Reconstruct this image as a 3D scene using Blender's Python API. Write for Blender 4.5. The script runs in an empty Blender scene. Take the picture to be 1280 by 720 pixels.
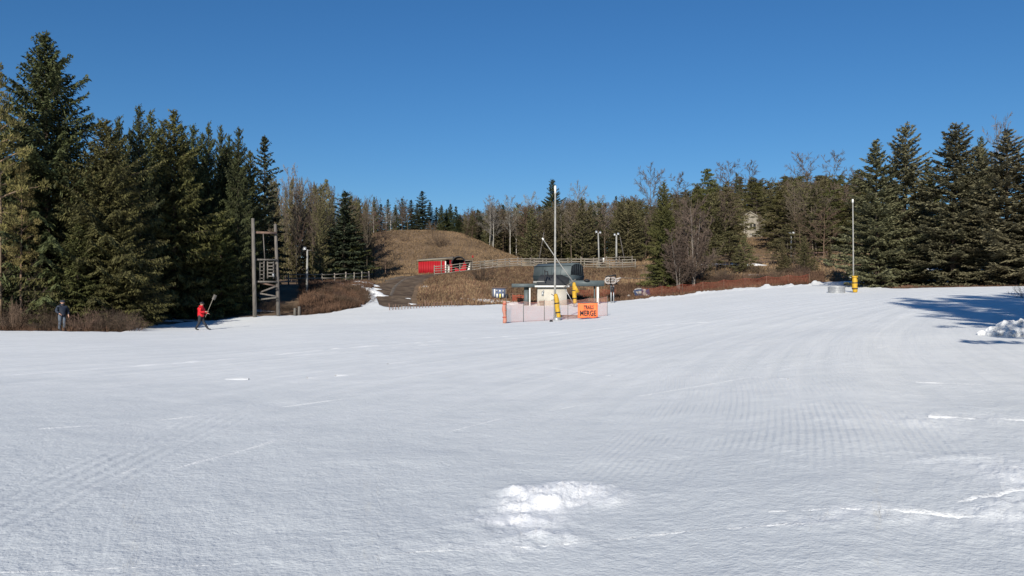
import bpy, bmesh, math, random
import numpy as np
from mathutils import Vector, Matrix

random.seed(7)
RNG = np.random.default_rng(7)
SC = bpy.context.scene
COL = SC.collection
R = math.radians

# ------------------------------------------------------------------ camera, sky, sun, exposure
F = 1000.0            # focal length in photo pixels (photo 1280 x 720)
HOR = 378.0           # photo row of the horizon
CAMZ = 1.7
cam_d = bpy.data.cameras.new('camera')
cam_d.sensor_width = 36.0
cam_d.lens = 36.0 * F / 1280.0
cam_d.shift_y = (HOR - 360.0) / 1280.0
cam_d.clip_end = 6000
cam_d.clip_start = 0.05
cam = bpy.data.objects.new('camera', cam_d)
COL.objects.link(cam)
cam.location = (0, 0, CAMZ)
cam.rotation_euler = (R(90), 0, 0)
SC.camera = cam

SUN_EL = R(27)
SUN_U = (0.22, 0.9755)          # horizontal direction the light travels
world = bpy.data.worlds.new('World')
SC.world = world
world.use_nodes = True
wn = world.node_tree.nodes
wl = world.node_tree.links
for n in list(wn): wn.remove(n)
sky = wn.new('ShaderNodeTexSky')
sky.sky_type = 'NISHITA'
sky.sun_disc = False
sky.sun_elevation = SUN_EL
sky.sun_rotation = math.atan2(-SUN_U[0], -SUN_U[1])
sky.altitude = 400
sky.air_density = 1.2
sky.dust_density = 0.0
sky.ozone_density = 9.0
bg = wn.new('ShaderNodeBackground')
bg.inputs['Strength'].default_value = 0.078
wo = wn.new('ShaderNodeOutputWorld')
hs_ = wn.new('ShaderNodeHueSaturation'); hs_.inputs['Saturation'].default_value = 1.09
wl.new(sky.outputs[0], hs_.inputs['Color']); wl.new(hs_.outputs[0], bg.inputs[0])
wl.new(bg.outputs[0], wo.inputs[0])

sun_d = bpy.data.lights.new('sun', 'SUN')
sun_d.energy = 5.0
sun_d.angle = R(0.53)
sun_d.color = (1.0, 0.94, 0.83)
sun = bpy.data.objects.new('sun', sun_d)
COL.objects.link(sun)
sun.location = (-30, -60, 60)
ldir = Vector((SUN_U[0] * math.cos(SUN_EL), SUN_U[1] * math.cos(SUN_EL), -math.sin(SUN_EL)))
sun.rotation_euler = ldir.to_track_quat('-Z', 'Y').to_euler()

SC.view_settings.view_transform = 'Standard'
SC.view_settings.look = 'None'
SC.view_settings.exposure = 0.14
SC.view_settings.gamma = 1.0
SC.view_settings.use_curve_mapping = False
SC.cycles.sample_clamp_direct = 6.0
SC.cycles.sample_clamp_indirect = 4.0
SC.cycles.max_bounces = 6
SC.cycles.diffuse_bounces = 3
SC.cycles.transparent_max_bounces = 8

# ------------------------------------------------------------------ noise
def _hash(ix, iy, seed):
    h = (ix * 374761393 + iy * 668265263 + seed * 1442695041) & 0xFFFFFFFF
    h = ((h ^ (h >> 13)) * 1274126177) & 0xFFFFFFFF
    return ((h ^ (h >> 16)) & 0xFFFF) / 65535.0

def vnoise(x, y, seed=0):
    x = np.asarray(x, float); y = np.asarray(y, float)
    ix = np.floor(x).astype(np.int64); iy = np.floor(y).astype(np.int64)
    fx = x - ix; fy = y - iy
    fx = fx * fx * (3 - 2 * fx); fy = fy * fy * (3 - 2 * fy)
    a = _hash(ix, iy, seed); b = _hash(ix + 1, iy, seed)
    c = _hash(ix, iy + 1, seed); d = _hash(ix + 1, iy + 1, seed)
    return (a * (1 - fx) + b * fx) * (1 - fy) + (c * (1 - fx) + d * fx) * fy - 0.5

def fbm(x, y, seed=0, oct=4, gain=0.5):
    s = 0.0; a = 1.0
    for o in range(oct):
        s = s + a * vnoise(x * 2 ** o + 17.3 * o, y * 2 ** o - 9.1 * o, seed + o)
        a *= gain
        x, y = x * .79 - y * .61, x * .61 + y * .79
    return s

# ------------------------------------------------------------------ terrain height field
PROF = {
 -500: [(0,0),(40,0),(46,0),(60,.6),(90,2.5),(150,7),(300,14)],
 0:    [(0,0),(30,-.03),(46,-.05),(50,.15),(60,.8),(90,3),(150,7.5),(300,15)],
 115:  [(0,0),(30,-.04),(46,-.08),(50,.1),(60,.8),(90,3),(150,7.0),(300,15)],
 170:  [(0,0),(30,-.06),(45,-.15),(52,-.1),(57,.1),(62,.5),(75,1.5),(85,3.3),(95,3.6),(150,6),(300,14)],
 250:  [(0,0),(30,-.08),(45,-.2),(55,-.2),(62,.15),(70,.9),(80,2.9),(84,3.4),(92,3.6),(150,6),(300,14)],
 318:  [(0,0),(30,-.06),(45,-.1),(55,.05),(62,.34),(68,.9),(76,2.2),(83,3.4),(92,3.6),(150,6.5),(300,14)],
 370:  [(0,0),(30,-.03),(50,.03),(66,.45),(70,.9),(80,3.0),(84,3.5),(92,3.7),(150,6.5),(300,15)],
 410:  [(0,0),(30,-.02),(55,.12),(70,.65),(76,1.9),(84,3.5),(93,3.8),(110,4.6),(150,8),(300,15)],
 450:  [(0,0),(30,0),(55,.15),(75,.95),(82,2.1),(90,3.9),(98,4.1),(110,5.2),(125,9),(148,14.6),(200,15),(300,16)],
 485:  [(0,0),(30,0),(56,.2),(75,.95),(85,2.3),(95,3.8),(105,4.9),(113,5.2),(122,6.7),(148,15.2),(160,15.4),(200,14),(300,16)],
 530:  [(0,0),(30,0),(58,.25),(78,1.2),(86,2.6),(97,4.5),(105,5.1),(116,5.85),(121,6.1),(127,7.6),(148,15.2),(160,15.6),(200,14),(300,16)],
 585:  [(0,0),(30,0),(58,.3),(80,1.3),(88,2.7),(103,5.3),(108,5.7),(118,6.3),(122,6.6),(128,8.2),(146,14.6),(160,15),(200,13),(300,16)],
 620:  [(0,0),(30,0),(59,.34),(82,1.35),(90,2.9),(106,5.9),(114,6.4),(122,6.9),(128,7.7),(140,10.8),(160,11.5),(200,12),(300,17)],
 655:  [(0,0),(30,0),(60,.36),(83,1.4),(92,3),(108,6.2),(118,6.8),(130,7.8),(150,9.5),(200,12),(300,18)],
 700:  [(0,0),(30,.02),(60,.42),(84,1.45),(92,3),(108,6.2),(116,6.7),(130,8.2),(150,9.5),(200,12.5),(300,19)],
 780:  [(0,0),(30,.1),(60,.75),(87,1.7),(95,3.2),(108,6.0),(116,6.8),(130,8.6),(150,10),(200,14),(300,22)],
 850:  [(0,0),(30,.3),(60,1.15),(86,2.2),(94,3.6),(108,6.4),(116,7),(130,9.5),(150,12),(200,17),(300,25)],
 900:  [(0,0),(30,.45),(60,1.5),(85,2.7),(93,3.9),(108,6.6),(115,7.2),(130,10),(150,13.5),(200,20),(300,28)],
 1010: [(0,0),(30,.7),(60,2.05),(82,3.35),(88,4.1),(96,4.9),(110,7.2),(116,7.6),(130,10.5),(150,14.5),(200,21),(300,30)],
 1067: [(0,0),(30,.85),(50,1.65),(70,2.52),(85,3.85),(95,5),(110,7.3),(150,14),(200,21),(300,30)],
 1130: [(0,0),(20,.5),(42,1.55),(68,2.75),(80,3.6),(95,5.8),(110,8.5),(150,14),(200,20),(300,28)],
 1280: [(0,0),(20,.6),(42,1.72),(65,2.95),(80,3.8),(95,6.5),(110,9),(150,14),(200,19),(300,26)],
 1800: [(0,0),(20,.65),(42,1.8),(65,3.1),(95,6),(150,13),(300,25)],
}
_PX = np.arange(-500, 1801, 10.0)
_D = np.arange(0, 301, 1.0)
def _table():
    ks = sorted(PROF)
    cols = np.array([np.interp(_D, [p[0] for p in PROF[k]], [p[1] for p in PROF[k]]) for k in ks])
    T = np.array([np.interp(_PX, ks, cols[:, j]) for j in range(len(_D))]).T
    def sm(A, k, ax):
        ker = np.exp(-0.5 * (np.arange(-3 * k, 3 * k + 1) / k) ** 2); ker /= ker.sum()
        pad = [(0, 0), (0, 0)]; pad[ax] = (3 * k, 3 * k)
        Ap = np.pad(A, pad, mode='edge')
        return np.apply_along_axis(lambda v: np.convolve(v, ker, 'valid'), ax, Ap)
    T = sm(T, 1, 1)
    T = sm(T, 2, 0)
    return T
TAB = _table()

def ground(x, y):
    """height of the bare ground at world x, y"""
    x = np.asarray(x, float); y = np.asarray(y, float)
    yy = np.maximum(y, 0.5)
    px = np.clip(640 + F * x / yy, -500, 1799.9)
    d = np.clip(y, 0, 299.9)
    u = (px + 500) / 10.0; iu = np.clip(u.astype(int), 0, len(_PX) - 2); fu = u - iu
    iv = np.clip(d.astype(int), 0, len(_D) - 2); fv = d - iv
    z = ((TAB[iu, iv] * (1 - fu) + TAB[iu + 1, iv] * fu) * (1 - fv)
         + (TAB[iu, iv + 1] * (1 - fu) + TAB[iu + 1, iv + 1] * fu) * fv)
    far = np.clip((y - 70) / 40, 0, 1)
    return z + far * (0.35 * fbm(x / 9, y / 9, 3, 3))

def gz(x, y): return float(ground(np.array([x]), np.array([y]))[0])
def X(px, d): return (px - 640.0) / F * d
def Zrow(row, d): return CAMZ + d * (HOR - row) / F
def at(px, d, dz=0.0):
    x = X(px, d); return Vector((x, d, gz(x, d) + dz))

EDGE = [(-500,46),(0,46),(110,46),(150,46.6),(163,49),(178,55),(250,61.5),(318,64.5),(370,66.5),(410,70),(440,73.6),(454,76.5),(462,80.5),(467,84),(471,83),(474,78.5),(490,77),(520,77.3),
        (560,79),(640,83.5),(700,84.5),(780,87),(850,86),(900,85),(960,83.5),(1010,82),(1020,84),(1036,87),(1090,86),(1102,73),
        (1130,69),(1280,65.5),(1800,60)]
def snow_edge(px):
    return np.interp(px, [e[0] for e in EDGE], [e[1] for e in EDGE])

# ------------------------------------------------------------------ mesh building
class Geo:
    def __init__(s): s.V = []; s.Q = []; s.T = []; s.S = []; s.n = 0
    def add(s, V, Q=None, T=None, shade=0.5):
        V = np.asarray(V, np.float32).reshape(-1, 3)
        if Q is not None and len(Q): s.Q.append(np.asarray(Q, np.int64) + s.n)
        if T is not None and len(T): s.T.append(np.asarray(T, np.int64) + s.n)
        sh = np.broadcast_to(np.asarray(shade, np.float32), (len(V),))
        s.V.append(V); s.S.append(sh); s.n += len(V)
    def box(s, c, size, rot=None, shade=0.5, taper=None):
        hx, hy, hz = [v / 2 for v in size]
        P = np.array([[-hx,-hy,-hz],[hx,-hy,-hz],[hx,hy,-hz],[-hx,hy,-hz],[-hx,-hy,hz],[hx,-hy,hz],[hx,hy,hz],[-hx,hy,hz]], float)
        if taper: P[4:, :2] *= taper
        if rot is not None: P = P @ np.array(rot.to_3x3()).T
        s.add(P + np.array(c), [[0,3,2,1],[4,5,6,7],[0,1,5,4],[1,2,6,5],[2,3,7,6],[3,0,4,7]], shade=shade)
    def beam(s, a, b, w, h=None, up=(0, 0, 1), shade=0.5):
        a = Vector(a); b = Vector(b); h = h or w
        d = (b - a); L = d.length
        if L < 1e-6: return
        y = d.normalized(); u = Vector(up)
        if abs(y.dot(u)) > .98: u = Vector((1, 0, 0))
        x = y.cross(u).normalized(); z = x.cross(y)
        m = Matrix((x, y, z)).transposed()
        s.box((a + b) / 2, (w, L, h), m, shade)
    def tube(s, P, rad, k=6, shade=0.5, cap=True):
        P = np.asarray(P, float); n = len(P)
        rad = np.broadcast_to(np.asarray(rad, float), (n,))
        t = np.gradient(P, axis=0); t /= np.linalg.norm(t, axis=1)[:, None] + 1e-9
        ref = np.array([0, 0, 1.0]) if abs(t[:, 2]).mean() < .8 else np.array([1.0, 0, 0])
        u = np.cross(t, ref); u /= np.linalg.norm(u, axis=1)[:, None] + 1e-9
        v = np.cross(t, u)
        an = np.arange(k) / k * 2 * math.pi
        ring = (P[:, None, :] + rad[:, None, None] * (np.cos(an)[None, :, None] * u[:, None, :] + np.sin(an)[None, :, None] * v[:, None, :]))
        i = np.arange(n - 1)[:, None] * k; j = np.arange(k)[None, :]; jn = (j + 1) % k
        Q = np.stack([i + j, i + k + j, i + k + jn, i + jn], -1).reshape(-1, 4)
        V = ring.reshape(-1, 3); T = None
        if cap and k > 3:
            V = np.vstack([V, P[:1], P[-1:]])
            jj = np.arange(k)
            T = np.vstack([np.stack([np.full(k, n * k), jj, (jj + 1) % k], -1),
                           np.stack([np.full(k, n * k + 1), (n - 1) * k + (jj + 1) % k, (n - 1) * k + jj], -1)])
        s.add(V, Q, T, shade)
    def lathe(s, c, prof, k=16, shade=0.5):
        an = np.arange(k) / k * 2 * math.pi; n = len(prof)
        V = np.array([[r * math.cos(a), r * math.sin(a), z] for r, z in prof for a in an]) + np.array(c)
        Q = [[i * k + j, i * k + (j + 1) % k, (i + 1) * k + (j + 1) % k, (i + 1) * k + j] for i in range(n - 1) for j in range(k)]
        s.add(V, Q, shade=shade)
    def mesh(s, name, mat=None, smooth=False):
        me = bpy.data.meshes.new(name)
        V = np.vstack(s.V).astype(np.float32)
        Q = np.vstack(s.Q) if s.Q else np.zeros((0, 4), np.int64)
        T = np.vstack(s.T) if s.T else np.zeros((0, 3), np.int64)
        me.vertices.add(len(V)); me.vertices.foreach_set('co', V.ravel())
        loops = np.concatenate([Q.ravel(), T.ravel()]).astype(np.int32)
        me.loops.add(len(loops)); me.loops.foreach_set('vertex_index', loops)
        starts = np.concatenate([np.arange(len(Q)) * 4, len(Q) * 4 + np.arange(len(T)) * 3]).astype(np.int32)
        me.polygons.add(len(starts)); me.polygons.foreach_set('loop_start', starts)
        if smooth: me.polygons.foreach_set('use_smooth', np.ones(len(starts), bool))
        me.update(calc_edges=True)
        a = me.attributes.new('shade', 'FLOAT', 'POINT')
        a.data.foreach_set('value', np.concatenate(s.S).astype(np.float32))
        if mat: me.materials.append(mat)
        return me

def link(name, me, parent=None, loc=(0, 0, 0), rot=(0, 0, 0), scale=(1, 1, 1)):
    o = bpy.data.objects.new(name, me)
    COL.objects.link(o)
    o.location = loc; o.rotation_euler = rot; o.scale = scale
    if parent: o.parent = parent
    return o
def tag(o, label=None, cat=None, group=None, kind=None):
    if label: o['label'] = label
    if cat: o['category'] = cat
    if group: o['group'] = group
    if kind: o['kind'] = kind
    return o
def thing(name, label, cat, loc=(0, 0, 0), rz=0, group=None, scale=(1, 1, 1)):
    o = bpy.data.objects.new(name, None); COL.objects.link(o)
    o.empty_display_size = .3
    o.location = loc; o.rotation_euler = (0, 0, rz); o.scale = scale
    return tag(o, label, cat, group)
def part(name, g, mat, parent, smooth=False, **kw):
    return link(name, g.mesh(name, mat, smooth), parent, **kw)

# ------------------------------------------------------------------ materials
def mat(name, col, rough=.8, var=None, scale=4.0, bump=0.0, bscale=20, metallic=0, shade=0.0, rnd=0.0, spec=.3, stretch=None):
    """base colour, mixed towards `var` by noise; `shade` = per-clump natural colour spread; `rnd` = spread between objects"""
    m = bpy.data.materials.new(name); m.use_nodes = True
    nt = m.node_tree; N = nt.nodes; L = nt.links
    b = N['Principled BSDF']
    b.inputs['Roughness'].default_value = rough
    b.inputs['Metallic'].default_value = metallic
    b.inputs['Specular IOR Level'].default_value = spec
    out = None
    rgb = N.new('ShaderNodeRGB'); rgb.outputs[0].default_value = (*col, 1); out = rgb.outputs[0]
    tc = N.new('ShaderNodeTexCoord'); vec = tc.outputs['Object']
    if stretch:
        mp = N.new('ShaderNodeMapping'); mp.inputs['Scale'].default_value = stretch
        L.new(vec, mp.inputs[0]); vec = mp.outputs[0]
    if var:
        nz = N.new('ShaderNodeTexNoise'); nz.inputs['Scale'].default_value = scale; nz.inputs['Detail'].default_value = 5
        L.new(vec, nz.inputs['Vector'])
        rp = N.new('ShaderNodeValToRGB'); rp.color_ramp.elements[0].position = .38; rp.color_ramp.elements[1].position = .64
        L.new(nz.outputs[0], rp.inputs[0])
        mx = N.new('ShaderNodeMix'); mx.data_type = 'RGBA'
        L.new(rp.outputs[0], mx.inputs[0]); L.new(out, mx.inputs[6]); mx.inputs[7].default_value = (*var, 1)
        out = mx.outputs[2]
    if shade or rnd:
        hs = N.new('ShaderNodeHueSaturation')
        val = None
        if shade:
            at_ = N.new('ShaderNodeAttribute'); at_.attribute_name = 'shade'
            mr = N.new('ShaderNodeMapRange'); mr.inputs[3].default_value = 1 - shade; mr.inputs[4].default_value = 1 + shade
            L.new(at_.outputs['Fac'], mr.inputs[0]); val = mr.outputs[0]
        if rnd:
            oi = N.new('ShaderNodeObjectInfo')
            mr2 = N.new('ShaderNodeMapRange'); mr2.inputs[3].default_value = 1 - rnd; mr2.inputs[4].default_value = 1 + rnd
            L.new(oi.outputs['Random'], mr2.inputs[0])
            if val is None: val = mr2.outputs[0]
            else:
                mu = N.new('ShaderNodeMath'); mu.operation = 'MULTIPLY'
                L.new(val, mu.inputs[0]); L.new(mr2.outputs[0], mu.inputs[1]); val = mu.outputs[0]
            m3 = N.new('ShaderNodeMath'); m3.operation = 'MULTIPLY'; m3.inputs[1].default_value = 7.31
            m4 = N.new('ShaderNodeMath'); m4.operation = 'FRACT'
            L.new(oi.outputs['Random'], m3.inputs[0]); L.new(m3.outputs[0], m4.inputs[0])
            mr3 = N.new('ShaderNodeMapRange'); mr3.inputs[3].default_value = .5 - .02; mr3.inputs[4].default_value = .5 + .02
            L.new(m4.outputs[0], mr3.inputs[0]); L.new(mr3.outputs[0], hs.inputs['Hue'])
        L.new(val, hs.inputs['Value']); L.new(out, hs.inputs['Color']); out = hs.outputs[0]
    L.new(out, b.inputs['Base Color'])
    if bump:
        nb = N.new('ShaderNodeTexNoise'); nb.inputs['Scale'].default_value = bscale; nb.inputs['Detail'].default_value = 6
        L.new(vec, nb.inputs['Vector'])
        bp = N.new('ShaderNodeBump'); bp.inputs['Strength'].default_value = 1; bp.inputs['Distance'].default_value = bump
        L.new(nb.outputs[0], bp.inputs['Height']); L.new(bp.outputs[0], b.inputs['Normal'])
    return m

def snow_material():
    m = bpy.data.materials.new('snow'); m.use_nodes = True
    nt = m.node_tree; N = nt.nodes; L = nt.links; b = N['Principled BSDF']
    b.inputs['Roughness'].default_value = .75
    b.inputs['Specular IOR Level'].default_value = .25
    geo = N.new('ShaderNodeNewGeometry'); P = geo.outputs['Position']
    def noise(scale, detail=4, rough=.55):
        n = N.new('ShaderNodeTexNoise'); n.inputs['Scale'].default_value = scale; n.inputs['Detail'].default_value = detail
        n.inputs['Roughness'].default_value = rough; L.new(P, n.inputs['Vector']); return n.outputs[0]
    def math_(op, a, b_=None, c=None):
        n = N.new('ShaderNodeMath'); n.operation = op
        for i, v in enumerate((a, b_, c)):
            if v is None: continue
            if isinstance(v, (int, float)): n.inputs[i].default_value = v
            else: L.new(v, n.inputs[i])
        return n.outputs[0]
    def smooth(v, a, b_):
        n = N.new('ShaderNodeMapRange'); n.interpolation_type = 'SMOOTHSTEP'
        L.new(v, n.inputs[0]); n.inputs[1].default_value = a; n.inputs[2].default_value = b_; return n.outputs[0]
    sep = N.new('ShaderNodeSeparateXYZ'); L.new(P, sep.inputs[0]); x, y = sep.outputs[0], sep.outputs[1]
    # base: old granular snow, slightly dirty in patches
    n1 = noise(.35, 5); n2 = noise(3.0, 5); n3 = noise(38, 3, .6)
    mx = N.new('ShaderNodeMix'); mx.data_type = 'RGBA'
    mx.inputs[6].default_value = (.745, .760, .760, 1); mx.inputs[7].default_value = (.83, .838, .832, 1)
    fac = math_('MULTIPLY_ADD', n2, .5, math_('MULTIPLY', n1, .5))
    # streaks left by the groomer, long and narrow, sweeping to the right with distance
    xs0 = math_('SUBTRACT', x, math_('MULTIPLY_ADD', math_('MULTIPLY', y, y), .0085, math_('MULTIPLY', y, .12)))
    cv = N.new('ShaderNodeCombineXYZ'); L.new(math_('MULTIPLY', xs0, 2.2), cv.inputs[0]); L.new(math_('MULTIPLY', y, .09), cv.inputs[1])
    ns = N.new('ShaderNodeTexNoise'); ns.inputs['Scale'].default_value = 1.0; ns.inputs['Detail'].default_value = 6; ns.inputs['Roughness'].default_value = .65
    L.new(cv.outputs[0], ns.inputs['Vector']); strk = ns.outputs[0]
    fac = math_('MULTIPLY_ADD', strk, .45, math_('MULTIPLY', fac, .55))
    L.new(smooth(fac, .40, .60), mx.inputs[0])
    at_ = N.new('ShaderNodeAttribute'); at_.attribute_name = 'shade'
    cm = N.new('ShaderNodeMix'); cm.data_type = 'RGBA'; cm.inputs[7].default_value = (.90, .905, .91, 1)
    L.new(smooth(math_('MULTIPLY', at_.outputs['Fac'], math_('ADD', n2, .5)), .05, .95), cm.inputs[0]); 
    old_shaded = N.new('ShaderNodeMix'); old_shaded.data_type = 'RGBA'; old_shaded.inputs[7].default_value = (.60, .628, .645, 1); L.new(mx.outputs[2], old_shaded.inputs[6])  # coarse icy snow plus its self-shadowing, painted darker near the camera
    L.new(math_('MULTIPLY', smooth(math_('ADD', math_('MULTIPLY_ADD', x, .35, y), math_('MULTIPLY', n1, 7.0)), 21, 8), .9), old_shaded.inputs[0])
    L.new(old_shaded.outputs[2], cm.inputs[6])
    L.new(cm.outputs[2], b.inputs['Base Color'])
    # relief: crust, grains, groomer ridges
    fade = math_('MAXIMUM', smooth(y, 26, 7), .22)
    h = math_('MULTIPLY', n3, .009)
    h = math_('MULTIPLY_ADD', strk, .05, h)
    n4 = noise(13, 4, .6); h = math_('MULTIPLY_ADD', n4, math_('MULTIPLY', fade, .016), h)
    h = math_('MULTIPLY_ADD', n2, math_('MULTIPLY', fade, .022), h)
    # corduroy, a band curving away on the right
    xc = math_('SUBTRACT', x, math_('MULTIPLY_ADD', math_('MULTIPLY', y, y), -.012, math_('MULTIPLY', y, .56)))
    w = math_('SINE', math_('MULTIPLY', xc, 2 * math.pi / .085))
    k1 = math_('MULTIPLY', smooth(xc, -3.4, -2.6), smooth(xc, 1.2, .4))
    k2 = math_('MULTIPLY', smooth(y, 6.3, 8.0), smooth(y, 26, 12))
    brk = smooth(noise(.8, 3), .36, .56)
    k = math_('MULTIPLY', math_('MULTIPLY', k1, k2), brk)
    h = math_('MULTIPLY_ADD', math_('MULTIPLY', w, k), .0046, h)
    # machine treads on the left
    xt = math_('ADD', x, math_('MULTIPLY', y, .055))
    xt = math_('ADD', xt, 3.05)
    w2 = math_('SINE', math_('MULTIPLY', xt, 2 * math.pi / .16))
    kt = math_('MULTIPLY', smooth(xt, -1.0, -.75), smooth(xt, .1, -.1))
    kt = math_('MULTIPLY', kt, math_('MULTIPLY', smooth(y, 14, 7), smooth(noise(1.1, 2), .33, .5)))
    h = math_('MULTIPLY_ADD', math_('MULTIPLY', w2, kt),   .006, h)
    # long passes of the groomer, far-reaching sweeps
    xs = math_('SUBTRACT', x, math_('MULTIPLY_ADD', math_('MULTIPLY', y, y), .0085, math_('MULTIPLY', y, .12)))
    w3 = math_('SINE', math_('MULTIPLY_ADD', n1, 6.0, math_('MULTIPLY', xs, 2 * math.pi / 1.7)))
    h = math_('MULTIPLY_ADD', w3, math_('MULTIPLY', smooth(y, 9, 16), .012), h)
    bp = N.new('ShaderNodeBump'); bp.inputs['Strength'].default_value = .78; bp.inputs['Distance'].default_value = 1.0
    L.new(h, bp.inputs['Height']); L.new(bp.outputs[0], b.inputs['Normal'])
    return m

M = {}
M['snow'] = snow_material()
M['snow_rough'] = mat('lumpy_snow', (.79, .795, .80), .75, (.70, .71, .72), 3, bump=.05, bscale=7)
M['ground'] = mat('dormant_ground', (.19, .128, .078), .95, (.105, .070, .043), .35, bump=.12, bscale=2.2)
M['road'] = mat('dirt_road', (.072, .047, .030), .95, (.150, .108, .072), .9, bump=.10, bscale=2.2, stretch=(1, 1, 1))
M['rut'] = mat('pale_gravel', (.165, .138, .11), .95, (.10, .08, .062), 1.2)
M['spruce'] = mat('spruce_needles', (.055, .063, .023), .75, shade=.55, rnd=.25)
M['olive'] = mat('olive_needles', (.088, .087, .027), .75, shade=.55, rnd=.2)
M['pine'] = mat('pine_needles', (.165, .145, .048), .75, shade=.5, rnd=.15)
M['blue'] = mat('blue_spruce_needles', (.135, .126, .070), .75, shade=.42, rnd=.18)
M['brown'] = mat('winter_brown_needles', (.126, .112, .052), .8, shade=.5, rnd=.25)
M['darkfir'] = mat('dark_fir_needles', (.052, .062, .034), .75, shade=.5, rnd=.25)
M['bark'] = mat('brown_bark', (.125, .095, .072), .9, (.07, .055, .045), 5, shade=.2, rnd=.2)
M['pinebark'] = mat('orange_pine_bark', (.24, .15, .095), .9, (.12, .085, .065), 4, rnd=.15)
M['twig'] = mat('grey_brown_twigs', (.135, .105, .078), .9, shade=.35, rnd=.25)
M['twigred'] = mat('reddish_twigs', (.140, .095, .066), .9, shade=.4, rnd=.25)
M['twiggrey'] = mat('pale_grey_twigs', (.24, .215, .185), .9, shade=.3, rnd=.2)
M['whitebark'] = mat('white_bark', (.50, .47, .42), .85, (.25, .22, .2), 3, rnd=.15)
M['grass'] = mat('dry_grass_blades', (.222, .150, .086), .9, shade=.5)
M['brush'] = mat('dead_brush', (.135, .078, .050), .95, shade=.5)
M['wood_grey'] = mat('weathered_wood', (.165, .150, .133), .85, (.09, .082, .073), 3, stretch=(6, 6, .6), rnd=.15)
M['wood_fence'] = mat('fence_wood', (.27, .24, .20), .85, (.17, .15, .125), 2, rnd=.2)
M['wood_brown'] = mat('brown_timber', (.20, .13, .095), .85, (.12, .085, .07), 3, rnd=.15)
M['metal'] = mat('galvanised_metal', (.45, .46, .47), .45, (.36, .37, .38), 6, metallic=.6, rnd=.05)
M['polepaint'] = mat('pale_pole_paint', (.33, .325, .305), .55, (.26, .255, .24), 5)
M['hutwall'] = mat('cream_hut_wall', (.52, .485, .42), .7, (.45, .42, .36), 1.6)
M['white'] = mat('white_paint', (.76, .75, .71), .6, (.68, .665, .62), 2.5)
M['teal'] = mat('slate_green_metal', (.098, .120, .124), .5, (.080, .100, .105), 1.5)
M['teal_dark'] = mat('dark_slate_metal', (.048, .066, .074), .5, (.040, .055, .062), 1.5)
M['black'] = mat('black_metal', (.018, .018, .02), .5, (.03, .03, .033), 4)
M['glass'] = mat('dark_glass', (.012, .014, .017), .35, (.02, .022, .026), 3, spec=.15)
M['yellow'] = mat('yellow_vinyl_pad', (.56, .34, .03), .5, (.46, .27, .022), 5, bump=.02, bscale=7)
M['orange'] = mat('orange_sign_cloth', (.90, .20, .065), .6, (.84, .17, .05), 3)
M['net'] = mat('orange_net_cord', (.74, .33, .25), .7, (.68, .38, .31), 3)
M['netred'] = mat('red_net_cord', (.42, .085, .05), .7, (.5, .12, .07), 3)
M['red'] = mat('red_painted_boards', (.40, .010, .018), .6, (.33, .008, .014), 2, stretch=(3, 3, .5))
M['red_dark'] = mat('dark_red_paint', (.20, .008, .014), .6, (.15, .006, .01), 2)
M['roof'] = mat('tan_roofing', (.25, .22, .17), .8, (.2, .17, .13), 2)
M['shingle'] = mat('charcoal_shingles', (.035, .038, .043), .85, (.05, .052, .056), 5, bump=.02, bscale=10)
M['rock'] = mat('pale_rock', (.40, .36, .32), .9, (.26, .24, .23), 3, bump=.05, bscale=4, rnd=.25)
M['rock_shade'] = mat('navy_rock_shade', (.03, .045, .10), .55, (.05, .07, .13), 3)  # colour standing in for shade on the rock heap
M['siding'] = mat('pale_house_siding', (.30, .27, .22), .8, (.24, .215, .175), 1.5)
M['lens'] = mat('lamp_lens', (.72, .74, .76), .25, (.66, .68, .7), 4, spec=.5)
M['skin'] = mat('skin', (.50, .31, .23), .6, (.46, .27, .2), 9)
M['jacket_red'] = mat('red_jacket_cloth', (.62, .014, .022), .7, (.52, .010, .018), 5, bump=.01, bscale=12)
M['pants_black'] = mat('black_trouser_cloth', (.022, .024, .03), .8, (.032, .034, .04), 6)
M['jeans'] = mat('grey_blue_jeans', (.12, .145, .18), .85, (.09, .11, .14), 6)
M['navy'] = mat('navy_jacket_cloth', (.020, .026, .042), .75, (.03, .038, .055), 6)
M['paper_yellow'] = mat('yellow_paper', (.75, .66, .16), .8, (.7, .6, .14), 4)
M['paper'] = mat('white_paper', (.78, .77, .74), .8, (.72, .71, .69), 4)
M['paper_blue'] = mat('blue_paper', (.10, .13, .22), .8, (.12, .15, .24), 4)

# ------------------------------------------------------------------ ground sheet
def grid_mesh(xs, ys, zf, name, m, smooth=True):
    XX, YY = np.meshgrid(xs, ys)
    V = np.stack([XX.ravel(), YY.ravel(), zf(XX.ravel(), YY.ravel())], -1)
    nx, ny = len(xs), len(ys)
    i = np.arange(ny - 1)[:, None] * nx; j = np.arange(nx - 1)[None, :]
    Q = np.stack([i + j, i + j + 1, i + nx + j + 1, i + nx + j], -1).reshape(-1, 4)
    g = Geo(); g.add(V, Q)
    return g.mesh(name, m, smooth)
xs = np.concatenate([[-3000, -1200, -500], np.arange(-260, -60, 4), np.arange(-60, 80, .6), np.arange(80, 300, 4), [500, 1200, 3000]])
ys = np.concatenate([[-3000, -1000, -300, -120], np.arange(-60, 42, 4), np.arange(42, 160, .6), np.arange(160, 330, 4), [500, 1200, 4000]])
def under(x, y):
    z = ground(x, y)
    px = 640 + F * x / np.maximum(y, .5)
    inside = np.clip((snow_edge(np.clip(px, -500, 1800)) - y) / 1.5, 0, 1)
    return z - .22 * inside
tag(link('ground', grid_mesh(xs, ys, under, 'ground', M['ground'])), 'brown dormant grassy ground of the slopes around the snow', kind='structure')

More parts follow.
